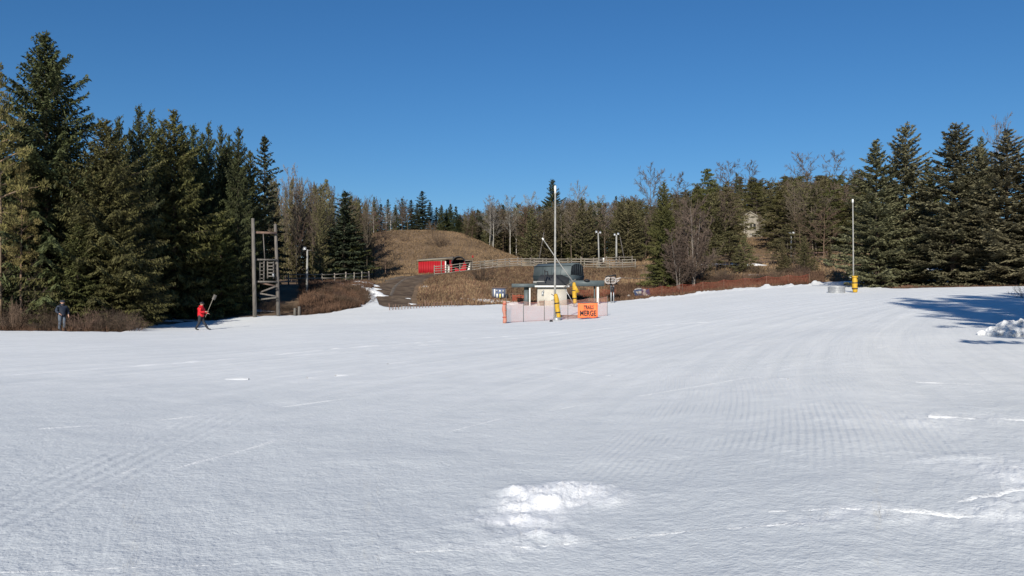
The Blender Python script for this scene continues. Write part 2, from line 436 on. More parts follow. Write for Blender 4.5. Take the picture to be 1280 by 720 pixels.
# ------------------------------------------------------------------ snow field
def chunk_spot(x, y):
    """churned snow patches close to the camera"""
    wx = .25 * fbm(x / .5, y / .5, 77, 3); wy = .35 * fbm(x / .5, y / .5, 78, 3)
    x = x + wx; y = y + wy
    def e(cx, cy, sx, sy): return np.exp(-(((x - cx) / sx) ** 2 + ((y - cy) / sy) ** 2))
    k = 1.0 * e(.22, 6.35, .30, .42) + .7 * e(.55, 6.5, .35, .25) + .8 * e(.05, 5.75, .30, .16) + .6 * e(.15, 5.35, .35, .14)
    k = k + .16 * e(.3, 6.0, 1.1, .8)
    k2 = .55 * e(4.1, 6.4, .6, .9) + .45 * e(3.5, 5.2, .8, .5) + .35 * e(4.9, 9.2, 1.3, .5) + .3 * e(-.2, 5.1, .5, .12) + .35 * e(2.2, 5.4, .7, .2)
    return np.clip(k + k2, 0, 1)
def snow_z(x, y, cover=.12):
    z = ground(x, y) + cover
    r = np.hypot(x, y)
    near = np.clip(1.25 - r / 26, 0, 1)
    z = z + near * (.022 * fbm(x / .9, y / .9, 11, 4))
    near2 = np.clip(1.3 - r / 11, 0, 1)
    rid = .5 - np.abs(fbm(x / .16, y / .16, 21, 3, .55)) * 1.6
    z = z + near2 * .005 * rid + near2 * .006 * fbm(x / .07, y / .07, 31, 2)
    ch = chunk_spot(x, y)
    lump = np.clip(fbm(x / .30, y / .30, 41, 5, .58) + .18, 0, 1)
    z = z + ch * (.01 + .10 * lump + .035 * fbm(x / .09, y / .09, 45, 3, .6))
    z = z + np.clip(r / 30, 0, 1) * .05 * fbm(x / 7, y / 7, 51, 3)
    return z
def snow_field():
    fr = np.radians(np.concatenate([np.arange(-180, -52, 2.5), np.arange(-52, -34, .5), np.arange(-34, 34, .085), np.arange(34, 52, .5), np.arange(52, 180.1, 2.5)]))
    rr = [1.2]
    while rr[-1] < 100: rr.append(rr[-1] * 1.0115)
    t = np.concatenate([[0.004], np.array(rr) / rr[-1]])
    na, nr = len(fr), len(t)
    # distance (along y) of the snow's edge, as a radius for each direction
    c = np.cos(fr); tanx = np.tan(np.clip(fr, -1.2, 1.2))
    px = np.clip(640 + F * tanx, -500, 1800)
    redge = np.where(c > .55, snow_edge(px) / np.maximum(c, .55), 60.0)
    w = np.clip((np.degrees(np.abs(fr)) - 50) / 8, 0, 1)
    redge = redge * (1 - w) + 62 * w
    rag = 1.0 * fbm(fr * 40, fr * 0 + 3, 61, 4, .6) + .5 * fbm(fr * 220, fr * 0 + 5, 63, 2)
    redge = redge + rag
    A, T = np.meshgrid(fr, t)
    RE = np.meshgrid(redge, t)[0]
    RR = T * RE
    x = np.sin(A) * RR; y = np.cos(A) * RR
    z = snow_z(x.ravel(), y.ravel()).reshape(x.shape)
    left = RE - RR                                     # metres to the edge
    z = z + (.30 + .45 * np.clip(fbm(x / 1.1, y / 1.1, 71, 4, .6) + .25, 0, 1)) * np.exp(-(left / 1.1) ** 2) * np.clip((A - R(7)) / R(2), 0, 1) * np.clip((R(21.5) - A) / R(.6), 0, 1)
    z = z - .35 * np.clip(1 - left / .35, 0, 1)
    V = np.stack([x.ravel(), y.ravel(), z.ravel()], -1)
    i = np.arange(nr - 1)[:, None] * na; j = np.arange(na - 1)[None, :]
    Q = np.stack([i + j, i + na + j, i + na + j + 1, i + j + 1], -1).reshape(-1, 4)
    g = Geo(); g.add(V, Q, shade=chunk_spot(x.ravel(), y.ravel()))
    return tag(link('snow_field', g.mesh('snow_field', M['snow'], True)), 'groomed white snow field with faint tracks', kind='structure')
SNOW = snow_field()
def sz(x, y): return float(snow_z(np.array([x]), np.array([y]))[0])
def at_snow(px, d, dz=0):
    x = X(px, d); return Vector((x, d, sz(x, d) + dz))
def hit(px, row):
    """world point of the snow seen at a photo pixel (used only to find where things stand)"""
    lo, hi = 3.0, float(snow_edge(px))
    for _ in range(40):
        mid = (lo + hi) / 2
        if HOR + F * (CAMZ - sz(X(px, mid), mid)) / mid > row: lo = mid
        else: hi = mid
    return X(px, lo), lo
def ski_track(pts, w=.05, h=.02, seed=0, gap=.0):
    P = []
    q = [hit(*p) for p in pts]
    for a, b in zip(q[:-1], q[1:]):
        n = max(2, int(math.dist(a, b) / .12))
        for k in range(n): P.append((a[0] + (b[0] - a[0]) * k / n, a[1] + (b[1] - a[1]) * k / n))
    P.append(q[-1]); P = np.array(P)
    # soften the corners
    for _ in range(int(3)): P[1:-1] = (P[:-2] + P[1:-1] * 2 + P[2:]) / 4
    t = np.gradient(P, axis=0); t /= np.linalg.norm(t, axis=1)[:, None] + 1e-9
    nrm = np.stack([-t[:, 1], t[:, 0]], -1)
    s = np.arange(len(P)) * .12
    amp = np.clip(.6 + 1.2 * fbm(s / .5, s * 0 + seed, 81 + seed, 3) - gap * (vnoise(s / 1.5, s * 0, seed) > .1), .0, 1.5)
    ww = w * (.6 + .5 * amp)
    Lp = P + nrm * ww[:, None] / 2; Rp = P - nrm * ww[:, None] / 2
    zc = snow_z(P[:, 0], P[:, 1])
    V = np.concatenate([np.c_[Lp, snow_z(Lp[:, 0], Lp[:, 1]) - .012], np.c_[P, zc + .62 * h * amp - .004], np.c_[Rp, snow_z(Rp[:, 0], Rp[:, 1]) - .012]])
    n = len(P); i = np.arange(n - 1)
    Q = np.concatenate([np.stack([i, i + 1, i + 1 + n, i + n], -1), np.stack([i + n, i + n + 1, i + 1 + 2 * n, i + 2 * n], -1)])
    g = Geo(); g.add(V, Q)
    part('ski_track', g, M['snow'], SNOW, smooth=False)
ski_track([(520, 690), (640, 684), (720, 676), (860, 664), (1005, 654)], .035, .016, 1)
ski_track([(0, 716), (200, 709), (420, 700), (520, 690)], .03, .012, 2, .4)
ski_track([(0, 470), (110, 462), (250, 452), (420, 436), (560, 425), (700, 415)], .13, .05, 3)
ski_track([(360, 446), (520, 432), (760, 410), (960, 398), (1130, 396)], .11, .04, 4, .4)
ski_track([(282, 474.5), (311, 474.5)], .16, .06, 5)
ski_track([(384, 473), (412, 471)], .15, .06, 6)
ski_track([(420, 470), (450, 468)], .15, .06, 7)
ski_track([(485, 455), (520, 451)], .1, .04, 8)
ski_track([(1145, 478), (1200, 480), (1290, 483)], .10, .04, 9)
ski_track([(1160, 521), (1290, 526)], .08, .03, 10, .3)
ski_track([(1130, 493), (1290, 497)], .06, .02, 11, .5)
ski_track([(690, 460), (765, 470)], .08, .03, 12, .3)
ski_track([(910, 470), (985, 474)], .08, .03, 13, .5)
ski_track([(560, 540), (640, 520), (760, 500), (950, 470), (1090, 436), (1170, 418)], .07, .02, 14, .7)
ski_track([(0, 540), (150, 530), (260, 519), (420, 500), (600, 478)], .06, .02, 15, .7)
ski_track([(260, 560), (300, 548), (340, 541)], .09, .04, 16, .4)
ski_track([(205, 590), (270, 572), (330, 556), (345, 550)], .09, .04, 17, .4)
ski_track([(40, 652), (130, 600), (170, 585)], .05, .02, 18, .3)
ski_track([(1000, 655), (1120, 640), (1290, 610)], .06, .03, 19, .6)
ski_track([(960, 640), (1100, 636), (1290, 650)], .05, .03, 20, .5)

def snow_patch(px, d, rx, ry, seed, h=.07, rot=0.0, parent=None):
    """a leftover patch of snow lying on the ground"""
    n, k = 40, 7
    c = (X(px, d), d); V = [(c[0], c[1])]
    cr, srt = math.cos(rot), math.sin(rot)
    for i in range(1, k + 1):
        for j in range(n):
            a = 2 * math.pi * j / n
            rag = 1 + .9 * float(fbm(np.array([math.cos(a) * 2.1 + seed]), np.array([math.sin(a) * 2.1]), seed, 4, .6)[0])
            u, v = rx * math.cos(a) * i / k * rag, ry * math.sin(a) * i / k * rag
            V.append((c[0] + u * cr - v * srt, c[1] + u * srt + v * cr))
    P = np.array(V)
    rad = np.array([0] + [i / k for i in range(1, k + 1) for _ in range(n)])
    z = ground(P[:, 0], P[:, 1]) + h * (1 - rad ** 3) * (1 + fbm(P[:, 0] / .8, P[:, 1] / .8, seed + 5, 3)) - .05 * (rad > .99)
    T = [[0, 1 + j, 1 + (j + 1) % n] for j in range(n)]
    Q = [[1 + i * n + j, 1 + (i + 1) * n + j, 1 + (i + 1) * n + (j + 1) % n, 1 + i * n + (j + 1) % n] for i in range(k - 1) for j in range(n)]
    g = Geo(); g.add(np.c_[P, z], Q, T)
    return tag(link('snow_patch', g.mesh('snow_patch', M['snow_rough'], True), parent), kind='structure')
for a in [(424, 88.2, 4.2, .7, 1), (452, 90.5, 1.6, .5, 2), (455, 86, 1.3, .7, 3), (466, 85.3, 1.0, .6, 4), (473, 84, .9, .8, 5), (462, 83, .7, .4, 6),
          (514, 79.5, .5, .3, 10), (509, 83, .3, .3, 11), (531, 92, .4, .5, 12),
          (463, 78.2, .5, 2.0, 7), (456, 76.9, 1.2, .7, 8), (478, 78.4, .9, .35, 9), (900, 110, 3.2, .4, 14), (930, 108.5, 2.5, .5, 15), (945, 97, 2.5, 1.4, 16), (1140, 92, 5, 2.6, 17), (1175, 96, 5, 2.0, 18),
          (1210, 90, 4.5, 2.4, 19), (1160, 82, 4.6, 3.0, 20), (1110, 88, 3.5, 2.4, 21), (1235, 97, 4, 1.2, 22), (1085, 96, 2.6, .8, 23), (605, 84.5, 2.5, .7, 24),
          (648, 83.5, 1.6, .8, 25), (1195, 99, 4, .8, 26), (290, 69, 4, 1.5, 27), (262, 68, 3.0, 1.6, 28), (200, 62, 2.5, 1.6, 29)]:
    snow_patch(*a, h=.30 if a[4] in (1, 2, 3, 4, 5, 6, 14, 15) else .08)

# ------------------------------------------------------------------ dirt road
def strip(name, pts, w, m, dz, label, nx=8, wav=.25, seed=0):
    P = np.array([(X(p, d), d) for p, d in pts]); s = np.r_[0, np.cumsum(np.hypot(*np.diff(P, axis=0).T))]
    u = np.arange(0, s[-1], .5)
    P = np.c_[np.interp(u, s, P[:, 0]), np.interp(u, s, P[:, 1])]
    for _ in range(14): P[1:-1] = (P[:-2] + 2 * P[1:-1] + P[2:]) / 4
    t = np.gradient(P, axis=0); t /= np.linalg.norm(t, axis=1)[:, None]; nr = np.stack([-t[:, 1], t[:, 0]], -1)
    k = np.linspace(-.5, .5, nx + 1)
    ww = w * (1 + wav * fbm(u / 2.5, u * 0, seed, 3))
    A = P[:, None, :] + nr[:, None, :] * (k[None, :, None] * ww[:, None, None])
    z = ground(A[..., 0].ravel(), A[..., 1].ravel()).reshape(A.shape[:2]) + dz * (1 - (2 * np.abs(k)) ** 6)[None, :] - .02 * (np.abs(k) > .49)
    V = np.concatenate([A, z[..., None]], -1).reshape(-1, 3); n = nx + 1
    i = np.arange(len(P) - 1)[:, None] * n; j = np.arange(nx)[None, :]
    Q = np.stack([i + j, i + n + j, i + n + j + 1, i + j + 1], -1).reshape(-1, 4)
    g = Geo(); g.add(V, Q)
    return tag(link(name, g.mesh(name, m, True)), label, kind='structure')
ROAD = [(488, 74), (490, 84), (496, 91), (508, 98.5), (527, 105.5), (545, 111.5), (600, 113.5), (700, 114), (800, 113.8), (900, 112.5), (1010, 113)]
strip('dirt_road', ROAD, 4.3, M['road'], .10, 'dark dirt road climbing from the snow to the fenced lane', 10, .15, 3)
strip('wheel_rut', [(488, 84), (493, 91), (503, 98), (517, 103.5)], .6, M['rut'], .16, 'pale gravel wheel track on the dirt road', 3, .4, 5)
strip('path', [(300, 88.5), (380, 89), (430, 92), (470, 99), (505, 106)], 3.0, M['rut'], .06, 'gravel lane behind the left rail fence', 4, .2, 6)

# ------------------------------------------------------------------ tree kinds
def unit(v): return v / (np.linalg.norm(v, axis=-1, keepdims=True) + 1e-9)
def diamonds(g, c, a, l, w, shade, rng):
    """many small needle sprays: centres c, axes a, lengths l, widths w"""
    n = len(c); a = unit(a)
    b = unit(np.cross(a, unit(rng.normal(size=(n, 3)) + np.array([0, 0, 1.2]))))
    l = np.broadcast_to(l, (n,))[:, None] / 2; w = np.broadcast_to(w, (n,))[:, None] / 2
    V = np.stack([c - a * l, c + b * w + a * l * .15, c + a * l, c - b * w + a * l * .15], 1).reshape(-1, 3)
    Q = np.arange(n * 4).reshape(-1, 4)
    g.add(V, Q, shade=np.repeat(np.clip(np.broadcast_to(shade, (n,)), 0, 1), 4))

def conifer(seed, H=15.0, Rr=3.6, step=.42, nb=7, rise=.15, droop=.45, up=.18, hang=.25, dens=.14, ll=.34, lw=.10, base=.05, power=.85, irreg=.2, bare=0.0):
    rng = np.random.default_rng(seed); cr = Geo(); tk = Geo()
    lean = rng.normal(size=2) * .01
    hs = np.linspace(0, H, 9)
    tk.tube(np.c_[lean[0] * hs, lean[1] * hs, hs - .3 * (hs == 0)], np.interp(hs / H, [0, .1, 1], [H * .016 + .03, H * .013, .015]), 7)
    h = base * H; a0 = 0.0
    while h < H * .985:
        t = h / H
        env = Rr * (1 - t) ** power
        if t < .14: env *= .80 + t * 1.4
        n = max(3, int(round(nb * (.55 + .45 * (1 - t)) + rng.uniform(-.5, .5))))
        a0 += 1.1
        for b in range(n):
            if rng.random() < bare: continue
            az = a0 + 2 * math.pi * b / n + rng.normal() * .22
            lob = 1 + irreg * math.sin(az * 2 + seed + h * .9) * .6 + irreg * rng.normal() * .55
            L = max(.18, env * rng.uniform(.62, 1.10) * lob)
            hh = h + rng.uniform(-.5, .5) * step
            o = np.array([math.cos(az), math.sin(az), 0.0]); sd = np.array([-o[1], o[0], 0.0])
            rs = rise + .55 * t ** 2 + rng.normal() * .05; dr = droop * (1 - .65 * t) * rng.uniform(.8, 1.2)
            ns = max(4, int(L / dens)); s = np.linspace(.10, 1, ns) ** .9
            def pt(s): return (o * (L * s)[:, None] + np.array([0, 0, 1.0]) * (hh + L * (rs * s - dr * s ** 2 + up * s ** 3))[:, None]
                               + np.array([lean[0] * hh, lean[1] * hh, 0]))
            P = pt(s)
            tg = unit(np.gradient(P, axis=0))
            sb = rng.uniform(.15, .85)
            if L > .8:
                tk.tube(pt(np.linspace(0, .9, 4)), np.linspace(.012 + .009 * L, .006, 4), 3)
            # along the branch
            m = 2
            c = np.repeat(P, m, 0) + rng.normal(size=(ns * m, 3)) * .05
            ax = np.repeat(tg, m, 0) + rng.normal(size=(ns * m, 3)) * .35
            diamonds(cr, c, ax, ll * rng.uniform(.7, 1.2, ns * m), lw * rng.uniform(.8, 1.4, ns * m), sb + rng.normal(size=ns * m) * .16, rng)
            # branchlets to either side
            for sg in (-1, 1):
                bl = np.clip(.42 * L * (1.05 - s), .12, 1.0) * rng.uniform(.6, 1.15, ns)
                ang = rng.uniform(.7, 1.15, ns)
                dv = unit(tg * np.cos(ang)[:, None] + sg * sd * np.sin(ang)[:, None])
                for u in ((.35, .8) if L > 1.0 else (.6,)):
                    c = P + dv * (bl * u)[:, None] + rng.normal(size=(ns, 3)) * .04
                    c[:, 2] -= hang * bl * u * rng.uniform(.6, 1.5, ns)
                    ax = dv + rng.normal(size=(ns, 3)) * .28; ax[:, 2] -= hang * rng.uniform(.4, 2.2, ns)
                    diamonds(cr, c, ax, (ll + .25 * bl) * rng.uniform(.7, 1.2, ns), lw * rng.uniform(.8, 1.5, ns), sb + rng.normal(size=ns) * .18, rng)
        h += step * (1 - .45 * t) * rng.uniform(.8, 1.2)
    top = np.array([lean[0] * H, lean[1] * H, H])
    c = top + np.c_[np.zeros((14, 2)), -np.linspace(0, .9, 14)] + rng.normal(size=(14, 3)) * .04
    diamonds(cr, c, rng.normal(size=(14, 3)) * .5 + np.array([0, 0, 1]), .3, .07, .5, rng)
    return tk, cr

def pine(seed, H=14.0, Rr=3.6, first=.3, nl=34, clump=46, flat=.45, ll=.34, lw=.07, shape=.6):
    rng = np.random.default_rng(seed); cr = Geo(); tk = Geo()
    hs = np.linspace(0, H * .97, 10); bx = np.cumsum(rng.normal(size=10)) * .05; by = np.cumsum(rng.normal(size=10)) * .05
    bx[0] = by[0] = 0
    tk.tube(np.c_[bx, by, hs - .3 * (hs == 0)], np.interp(hs / H, [0, .1, 1], [H * .017, H * .013, .03]), 7)
    for i in range(nl):
        t = first + (1 - first) * ((i + rng.uniform(0, .8)) / nl) ** .9
        t = min(t, .985); h = t * H
        v = (t - first) / (1 - first)
        env = Rr * max(.12, (math.sin(math.pi * min(1, .18 + .82 * v) ** shape)) if v > .2 else .55 + 2.0 * v)
        L = max(.5, env * rng.uniform(.55, 1.1))
        az = i * 2.4 + rng.normal() * .4
        o = np.array([math.cos(az), math.sin(az), 0]); x0 = np.interp(h, hs, bx); y0 = np.interp(h, hs, by)
        rs = rng.uniform(.05, .35) + .5 * v ** 2
        def pt(s): return np.array([x0, y0, h]) + o * (L * s)[:, None] + np.array([0, 0, 1.0]) * (L * (rs * s - .12 * s ** 2))[:, None]
        tk.tube(pt(np.linspace(0, .97, 5)), np.linspace(.02 + .014 * L, .012, 5), 4, cap=False)
        nc = max(2, int(L / .55))
        for k in range(nc):
            s = np.array([.42 + .58 * (k + .5) / nc])
            c0 = pt(s)[0] + rng.normal(size=3) * np.array([.45, .45, .16]) * (.4 + .25 * L)
            rad = rng.uniform(.38, .72)
            n = int(clump * rng.uniform(.7, 1.3) * (rad / .55) ** 1.5)
            q = rng.normal(size=(n, 3)); q = unit(q) * rng.uniform(.35, 1, n)[:, None] ** .6
            q[:, 2] *= flat
            ax = q + np.array([0, 0, .35]) + rng.normal(size=(n, 3)) * .3
            diamonds(cr, c0 + q * rad, ax, ll * rng.uniform(.7, 1.2, n), lw * rng.uniform(.8, 1.4, n), rng.uniform(.15, .85) + rng.normal(size=n) * .15, rng)
    return tk, cr

def bare(seed, H=14.0, spread=.26, first=.28, nl=17, n2=7, n3=6, tr=.13, rise=.9, fork=False):
    rng = np.random.default_rng(seed); cr = Geo(); tk = Geo()
    stems = [(0, 0, 0, 1.0)]
    if fork: stems = [(rng.normal() * .12, rng.normal() * .12, rng.uniform(-1, 1), rng.uniform(.75, 1)) for _ in range(fork)]
    for si, (sx, sy, tilt, hs_) in enumerate(stems):
        Hs = H * hs_; n = 9
        tdir = rng.normal(size=2) * (.02 if not fork else .16)
        hs = np.linspace(0, Hs, n)
        px_ = sx + tdir[0] * hs + np.cumsum(rng.normal(size=n)) * .012 * H / 4; py_ = sy + tdir[1] * hs + np.cumsum(rng.normal(size=n)) * .012 * H / 4
        tk.tube(np.c_[px_, py_, hs - .3 * (hs == 0)], np.interp(hs / Hs, [0, .08, 1], [tr * 1.25, tr, .012]) * (1 if not fork else .6), 6)
        for i in range(nl if not fork else max(5, nl // 2)):
            t = first + (.97 - first) * (i + rng.uniform(0, .9)) / (nl if not fork else max(5, nl // 2)); h = t * Hs
            v = (t - first) / (1 - first)
            L = H * spread * rng.uniform(.7, 1.15) * (1.0 - .62 * v)
            az = i * 2.4 + rng.normal() * .5
            o = np.array([math.cos(az), math.sin(az), 0]); b0 = np.array([np.interp(h, hs, px_), np.interp(h, hs, py_), h])
            rs = rise * rng.uniform(.6, 1.35)
            s = np.linspace(0, 1, 5)
            wob = np.cumsum(rng.normal(size=(5, 3)) * .05 * L, 0); wob[0] = 0
            P = b0 + o * (L * s)[:, None] + np.array([0, 0, 1.0]) * (L * rs * (.6 * s + .4 * s ** 1.8))[:, None] + wob
            cr.tube(P, np.linspace(tr * .38 * (1 - .6 * v), .012, 5), 4, rng.uniform(.2, .8), cap=False)
            for j in range(n2):
                s2 = .22 + .78 * (j + rng.uniform(0, .9)) / n2
                b2 = np.array([np.interp(s2, s, P[:, q]) for q in range(3)])
                L2 = L * rng.uniform(.28, .5) * (1.15 - .6 * s2) + .2
                d2 = unit(o * rng.uniform(.3, .9) + rng.normal(size=3) * .55 + np.array([0, 0, rng.uniform(.35, 1.1)]))
                s3 = np.linspace(0, 1, 3)
                P2 = b2 + d2 * (L2 * s3)[:, None] + np.array([0, 0, .18 * L2]) * (s3 ** 2)[:, None]
                sh = rng.uniform(.15, .85)
                cr.tube(P2, [.026, .020, .014], 3, sh, cap=False)
                for k in range(n3):
                    u = rng.uniform(.2, 1); b3 = b2 + d2 * L2 * u
                    d3 = unit(d2 + rng.normal(size=3) * .6 + np.array([0, 0, .25])); L3 = rng.uniform(.3, .6) * (.35 + .4 * L2)
                    cr.tube(np.array([b3, b3 + d3 * L3]), [.017, .010], 3, sh, cap=False)
    return tk, cr

def shrub(seed, H=2.2, Rr=1.3, ns=26, nt=10, tr=.014):
    rng = np.random.default_rng(seed); g = Geo()
    for i in range(ns):
        az = rng.uniform(0, 6.283); o = np.array([math.cos(az), math.sin(az), 0]); sp = Rr * rng.uniform(.1, 1); h = H * rng.uniform(.55, 1.0) * (1 - .35 * sp / Rr)
        b = o * rng.uniform(0, .25 * Rr); s = np.linspace(0, 1, 4)
        P = b + o * (sp * s ** .8)[:, None] + np.array([0, 0, 1.0]) * (h * s - .1 * (s == 0))[:, None] + np.cumsum(rng.normal(size=(4, 3)) * .03 * H, 0) * (s > 0)[:, None]
        sh = rng.uniform(.1, .9)
        g.tube(P, np.linspace(tr, tr * .45, 4), 3, sh, cap=False)
        for k in range(nt):
            u = rng.uniform(.25, 1); p = np.array([np.interp(u, s, P[:, q]) for q in range(3)])
            dv = unit(o * .4 + rng.normal(size=3) * .7 + np.array([0, 0, .5])); l = H * rng.uniform(.1, .3)
            g.tube(np.array([p, p + dv * l]), [tr * .55, tr * .35], 3, sh, cap=False)
    return g

KIND = {}
def reg(key, pair, tm, cm, H, Rr, names=('trunk', 'crown')):
    tk, cr = pair
    KIND.setdefault(key, []).append((tk.mesh('trunk', M[tm], True), cr.mesh('crown', M[cm]), H, Rr))
def recolour(key, src, tm, cm):
    for t, c, H, Rr in KIND[src]:
        t2, c2 = t.copy(), c.copy(); t2.materials[0] = M[tm]; c2.materials[0] = M[cm]
        KIND.setdefault(key, []).append((t2, c2, H, Rr))
for s in range(3):
    reg('spruce', conifer(100 + s, 16, 4.2, .40, 8, .18, .52, .24, .55, .105, .30, .085, .03, .72, .36), 'bark', 'spruce', 16, 4.2)
recolour('olive_spruce', 'spruce', 'bark', 'olive')
reg('big_spruce', conifer(131, 19, 6.6, .38, 9, .22, .50, .26, .60, .115, .30, .085, .03, .80, .30), 'bark', 'spruce', 19, 6.6)
reg('big_spruce', conifer(132, 16, 6.0, .38, 9, .22, .52, .24, .60, .115, .30, .085, .02, .74, .34), 'bark', 'olive', 16, 6.0)
for s in range(3):
    reg('blue_spruce', conifer(200 + s, 15, 4.2, .60, 11, .08, .26, .22, .18, .095, .30, .085, .02, .70, .26), 'bark', 'blue', 15, 4.2)
for s in range(3):
    reg('fir', conifer(300 + s, 14, 3.0, .50, 7, .10, .35, .15, .30, .16, .38, .12, .04, .74, .38), 'bark', 'darkfir', 14, 3.0)
for s in range(2):
    reg('cedar', conifer(400 + s, 12, 2.8, .44, 7, .45, .30, .12, .20, .15, .34, .09, .05, .55, .45, .10), 'bark', 'brown', 12, 2.8)
for s in range(3):
    reg('pine', pine(500 + s, 15, 3.6, .34, 40, 60), 'pinebark', 'pine', 15, 3.6)
for s in range(3):
    reg('layer_pine', pine(520 + s, 13, 5.2, .08, 64, 64, .26, .36, .075, .62), 'bark', 'brown', 13, 4.6)
recolour('olive_pine', 'layer_pine', 'bark', 'olive')
for s in range(6):
    reg('bare', bare(600 + s, 14, (.20, .24, .28, .18, .26, .30)[s], (.3, .35, .25, .4, .3, .4)[s], 19, 9, 8, .12, (1.1, .9, 1.0, 1.3, .8, .9)[s]), 'twig', 'twig', 14, 3.4)
recolour('red_bare', 'bare', 'twigred', 'twigred')
recolour('pale_bare', 'bare', 'whitebark', 'twiggrey')
for s in range(2):
    reg('multi', bare(650 + s, 9, .32, .10, 22, 10, 9, .10, .9, fork=6), 'twiggrey', 'twig', 9, 4)
M['shrub'] = mat('brown_shrub_stems', (.095, .068, .050), .9, shade=.45, rnd=.25)
SHRUB = [shrub(700 + s).mesh('stems', M['shrub']) for s in range(4)]
SHRUBR = [m.copy() for m in SHRUB]
for m_ in SHRUBR: m_.materials[0] = M['twigred']

NAMES = {'big_spruce': ('spruce_tree', 'spruce'), 'spruce': ('spruce_tree', 'spruce'), 'olive_spruce': ('spruce_tree', 'spruce'), 'blue_spruce': ('spruce_tree', 'spruce'), 'fir': ('fir_tree', 'fir tree'),
         'cedar': ('cedar_tree', 'cedar'), 'pine': ('pine_tree', 'pine'), 'layer_pine': ('pine_tree', 'pine'), 'olive_pine': ('pine_tree', 'pine'),
         'bare': ('bare_tree', 'bare tree'), 'red_bare': ('bare_tree', 'bare tree'), 'pale_bare': ('bare_tree', 'bare tree'), 'multi': ('bare_tree', 'bare tree')}
_tc = [0]
def tree(kind, px, top, d, label, hw=None, group=None, v=None, base_drop=.1):
    if hw and kind == 'blue_spruce': hw *= 1.10
    if hw and kind in ('spruce', 'olive_spruce', 'fir', 'cedar', 'blue_spruce'): hw *= 1.18
    """a tree standing d metres out, its tip reaching the given photo row"""
    vs = KIND[kind]; _tc[0] += 1
    tm, cm, H0, R0 = vs[(v if v is not None else _tc[0]) % len(vs)]
    p = at(px, d); h = max(1.5, Zrow(top, d) - p.z + base_drop)
    sz_ = h / H0
    sx = (hw * d / F) / R0 if hw else sz_ * random.uniform(.9, 1.15)
    nm, cat = NAMES[kind]
    t = thing(nm, label, cat, (p.x, p.y, p.z - base_drop), random.uniform(0, 6.28), group, (sx, sx, sz_))
    link('trunk', tm, t); link('crown', cm, t)
    return t
# ------------------------------------------------------------------ the left woods
G = None
for a in [
 ('big_spruce', 62, 43, 53, 'tallest spruce of the left woods, its tip highest in the photo', 128, None, 0),
 ('big_spruce', 132, 150, 52, 'broad olive spruce in front, right beside the tallest spruce', 92, None, 1),
 ('spruce', 148, 145, 66, 'slim spruce tip between the tallest spruce and the twin spruces', 30, None, 2),
 ('spruce', 175, 133, 60, 'left one of the twin tall spruces in the middle of the left woods', 34, None, 1),
 ('olive_spruce', 190, 138, 66, 'right one of the twin tall spruces in the middle of the left woods', 34, None, 2),
 ('olive_spruce', 217, 138, 64, 'big hanging olive spruce behind the person in red', 56, None, 0),
 ('spruce', 243, 157, 68, 'dark spruce just right of the big hanging olive spruce', 34, None, 1),
 ('spruce', 262, 153, 69, 'thin dark spruce tip left of the pointed pair above the tower', 24, None, 2),
 ('spruce', 277, 156, 72, 'narrow spruce tip beside the thin dark one in the left woods', 22, None, 0),
 ('spruce', 296, 159, 68, 'pointed dark spruce directly left above the tower poles', 30, None, 1),
 ('fir', 331, 171, 90, 'lone dark conifer at the right end of the left woods, above the tower', 30, None, 0),
 ('olive_spruce', 276, 262, 66, 'short olive spruce at the shaded corner beside the tower', 34, None, 2),
 ('olive_pine', 172, 222, 62, 'rounded grey olive pine in the middle of the left woods', 44, None, 0),
 ('spruce', 162, 162, 70, 'dark spruce left behind the twin tall spruces', 30, None, 0),
 ('spruce', 203, 150, 72, 'dark spruce right behind the twin tall spruces', 30, None, 2),
 ('spruce', 229, 156, 71, 'dark spruce right behind the big hanging olive spruce', 30, None, 0),
 ('spruce', 253, 166, 75, 'dark spruce left behind the thin dark spruce tip', 28, None, 1),
 ('spruce', 287, 168, 76, 'dark spruce behind the pointed one above the tower', 28, None, 0),
 ('olive_spruce', 312, 188, 80, 'olive spruce between the left woods and the lone dark conifer', 28, None, 1),
 ('spruce', 318, 250, 84, 'dark spruce in the shade right behind the tower', 30, None, 2),
 ('pine', 0, 84, 48, 'yellow green pine at the left border of the photo', 42, None, 0),
 ('pine', 27, 205, 49, 'smaller yellow green pine with bare orange trunk below the tallest spruce', 30, None, 1),
 ('pine', -36, 120, 49, 'pine cut off by the left border of the photo', 40, None, 2),
 ('olive_spruce', 96, 268, 50, 'young olive spruce at the woods edge right behind the person in navy', 38, None, 1),
 ('olive_spruce', 150, 262, 51.5, 'low spreading olive spruce at the woods edge beside the shaded snow', 44, None, 0),
 ('spruce', 205, 250, 66, 'dark spruce in the shade left of the person in red', 40, None, 1),
 ('spruce', 245, 262, 69, 'dark spruce in deep shade behind the shovel blade', 40, None, 2),
]: tree(*a)
# interior of the woods: more dark trees closing it
for i in range(36):
    px = random.uniform(-60, 310); d = random.uniform(68, 95)
    tree(random.choice(['spruce', 'spruce', 'fir', 'olive_spruce']), px, random.uniform(175, 235) + max(0, (px - 200) * .1), d, 'dark conifer deep inside the left woods behind the front spruces', None, 'conifers deep inside the left woods')
for i in range(12):
    px = random.uniform(-10, 70); d = random.uniform(48.5, 55)
    tree(random.choice(['bare', 'red_bare']), px, random.uniform(255, 330), d, 'thin bare sapling under the pines at the left border', None, 'bare saplings under the left pines')

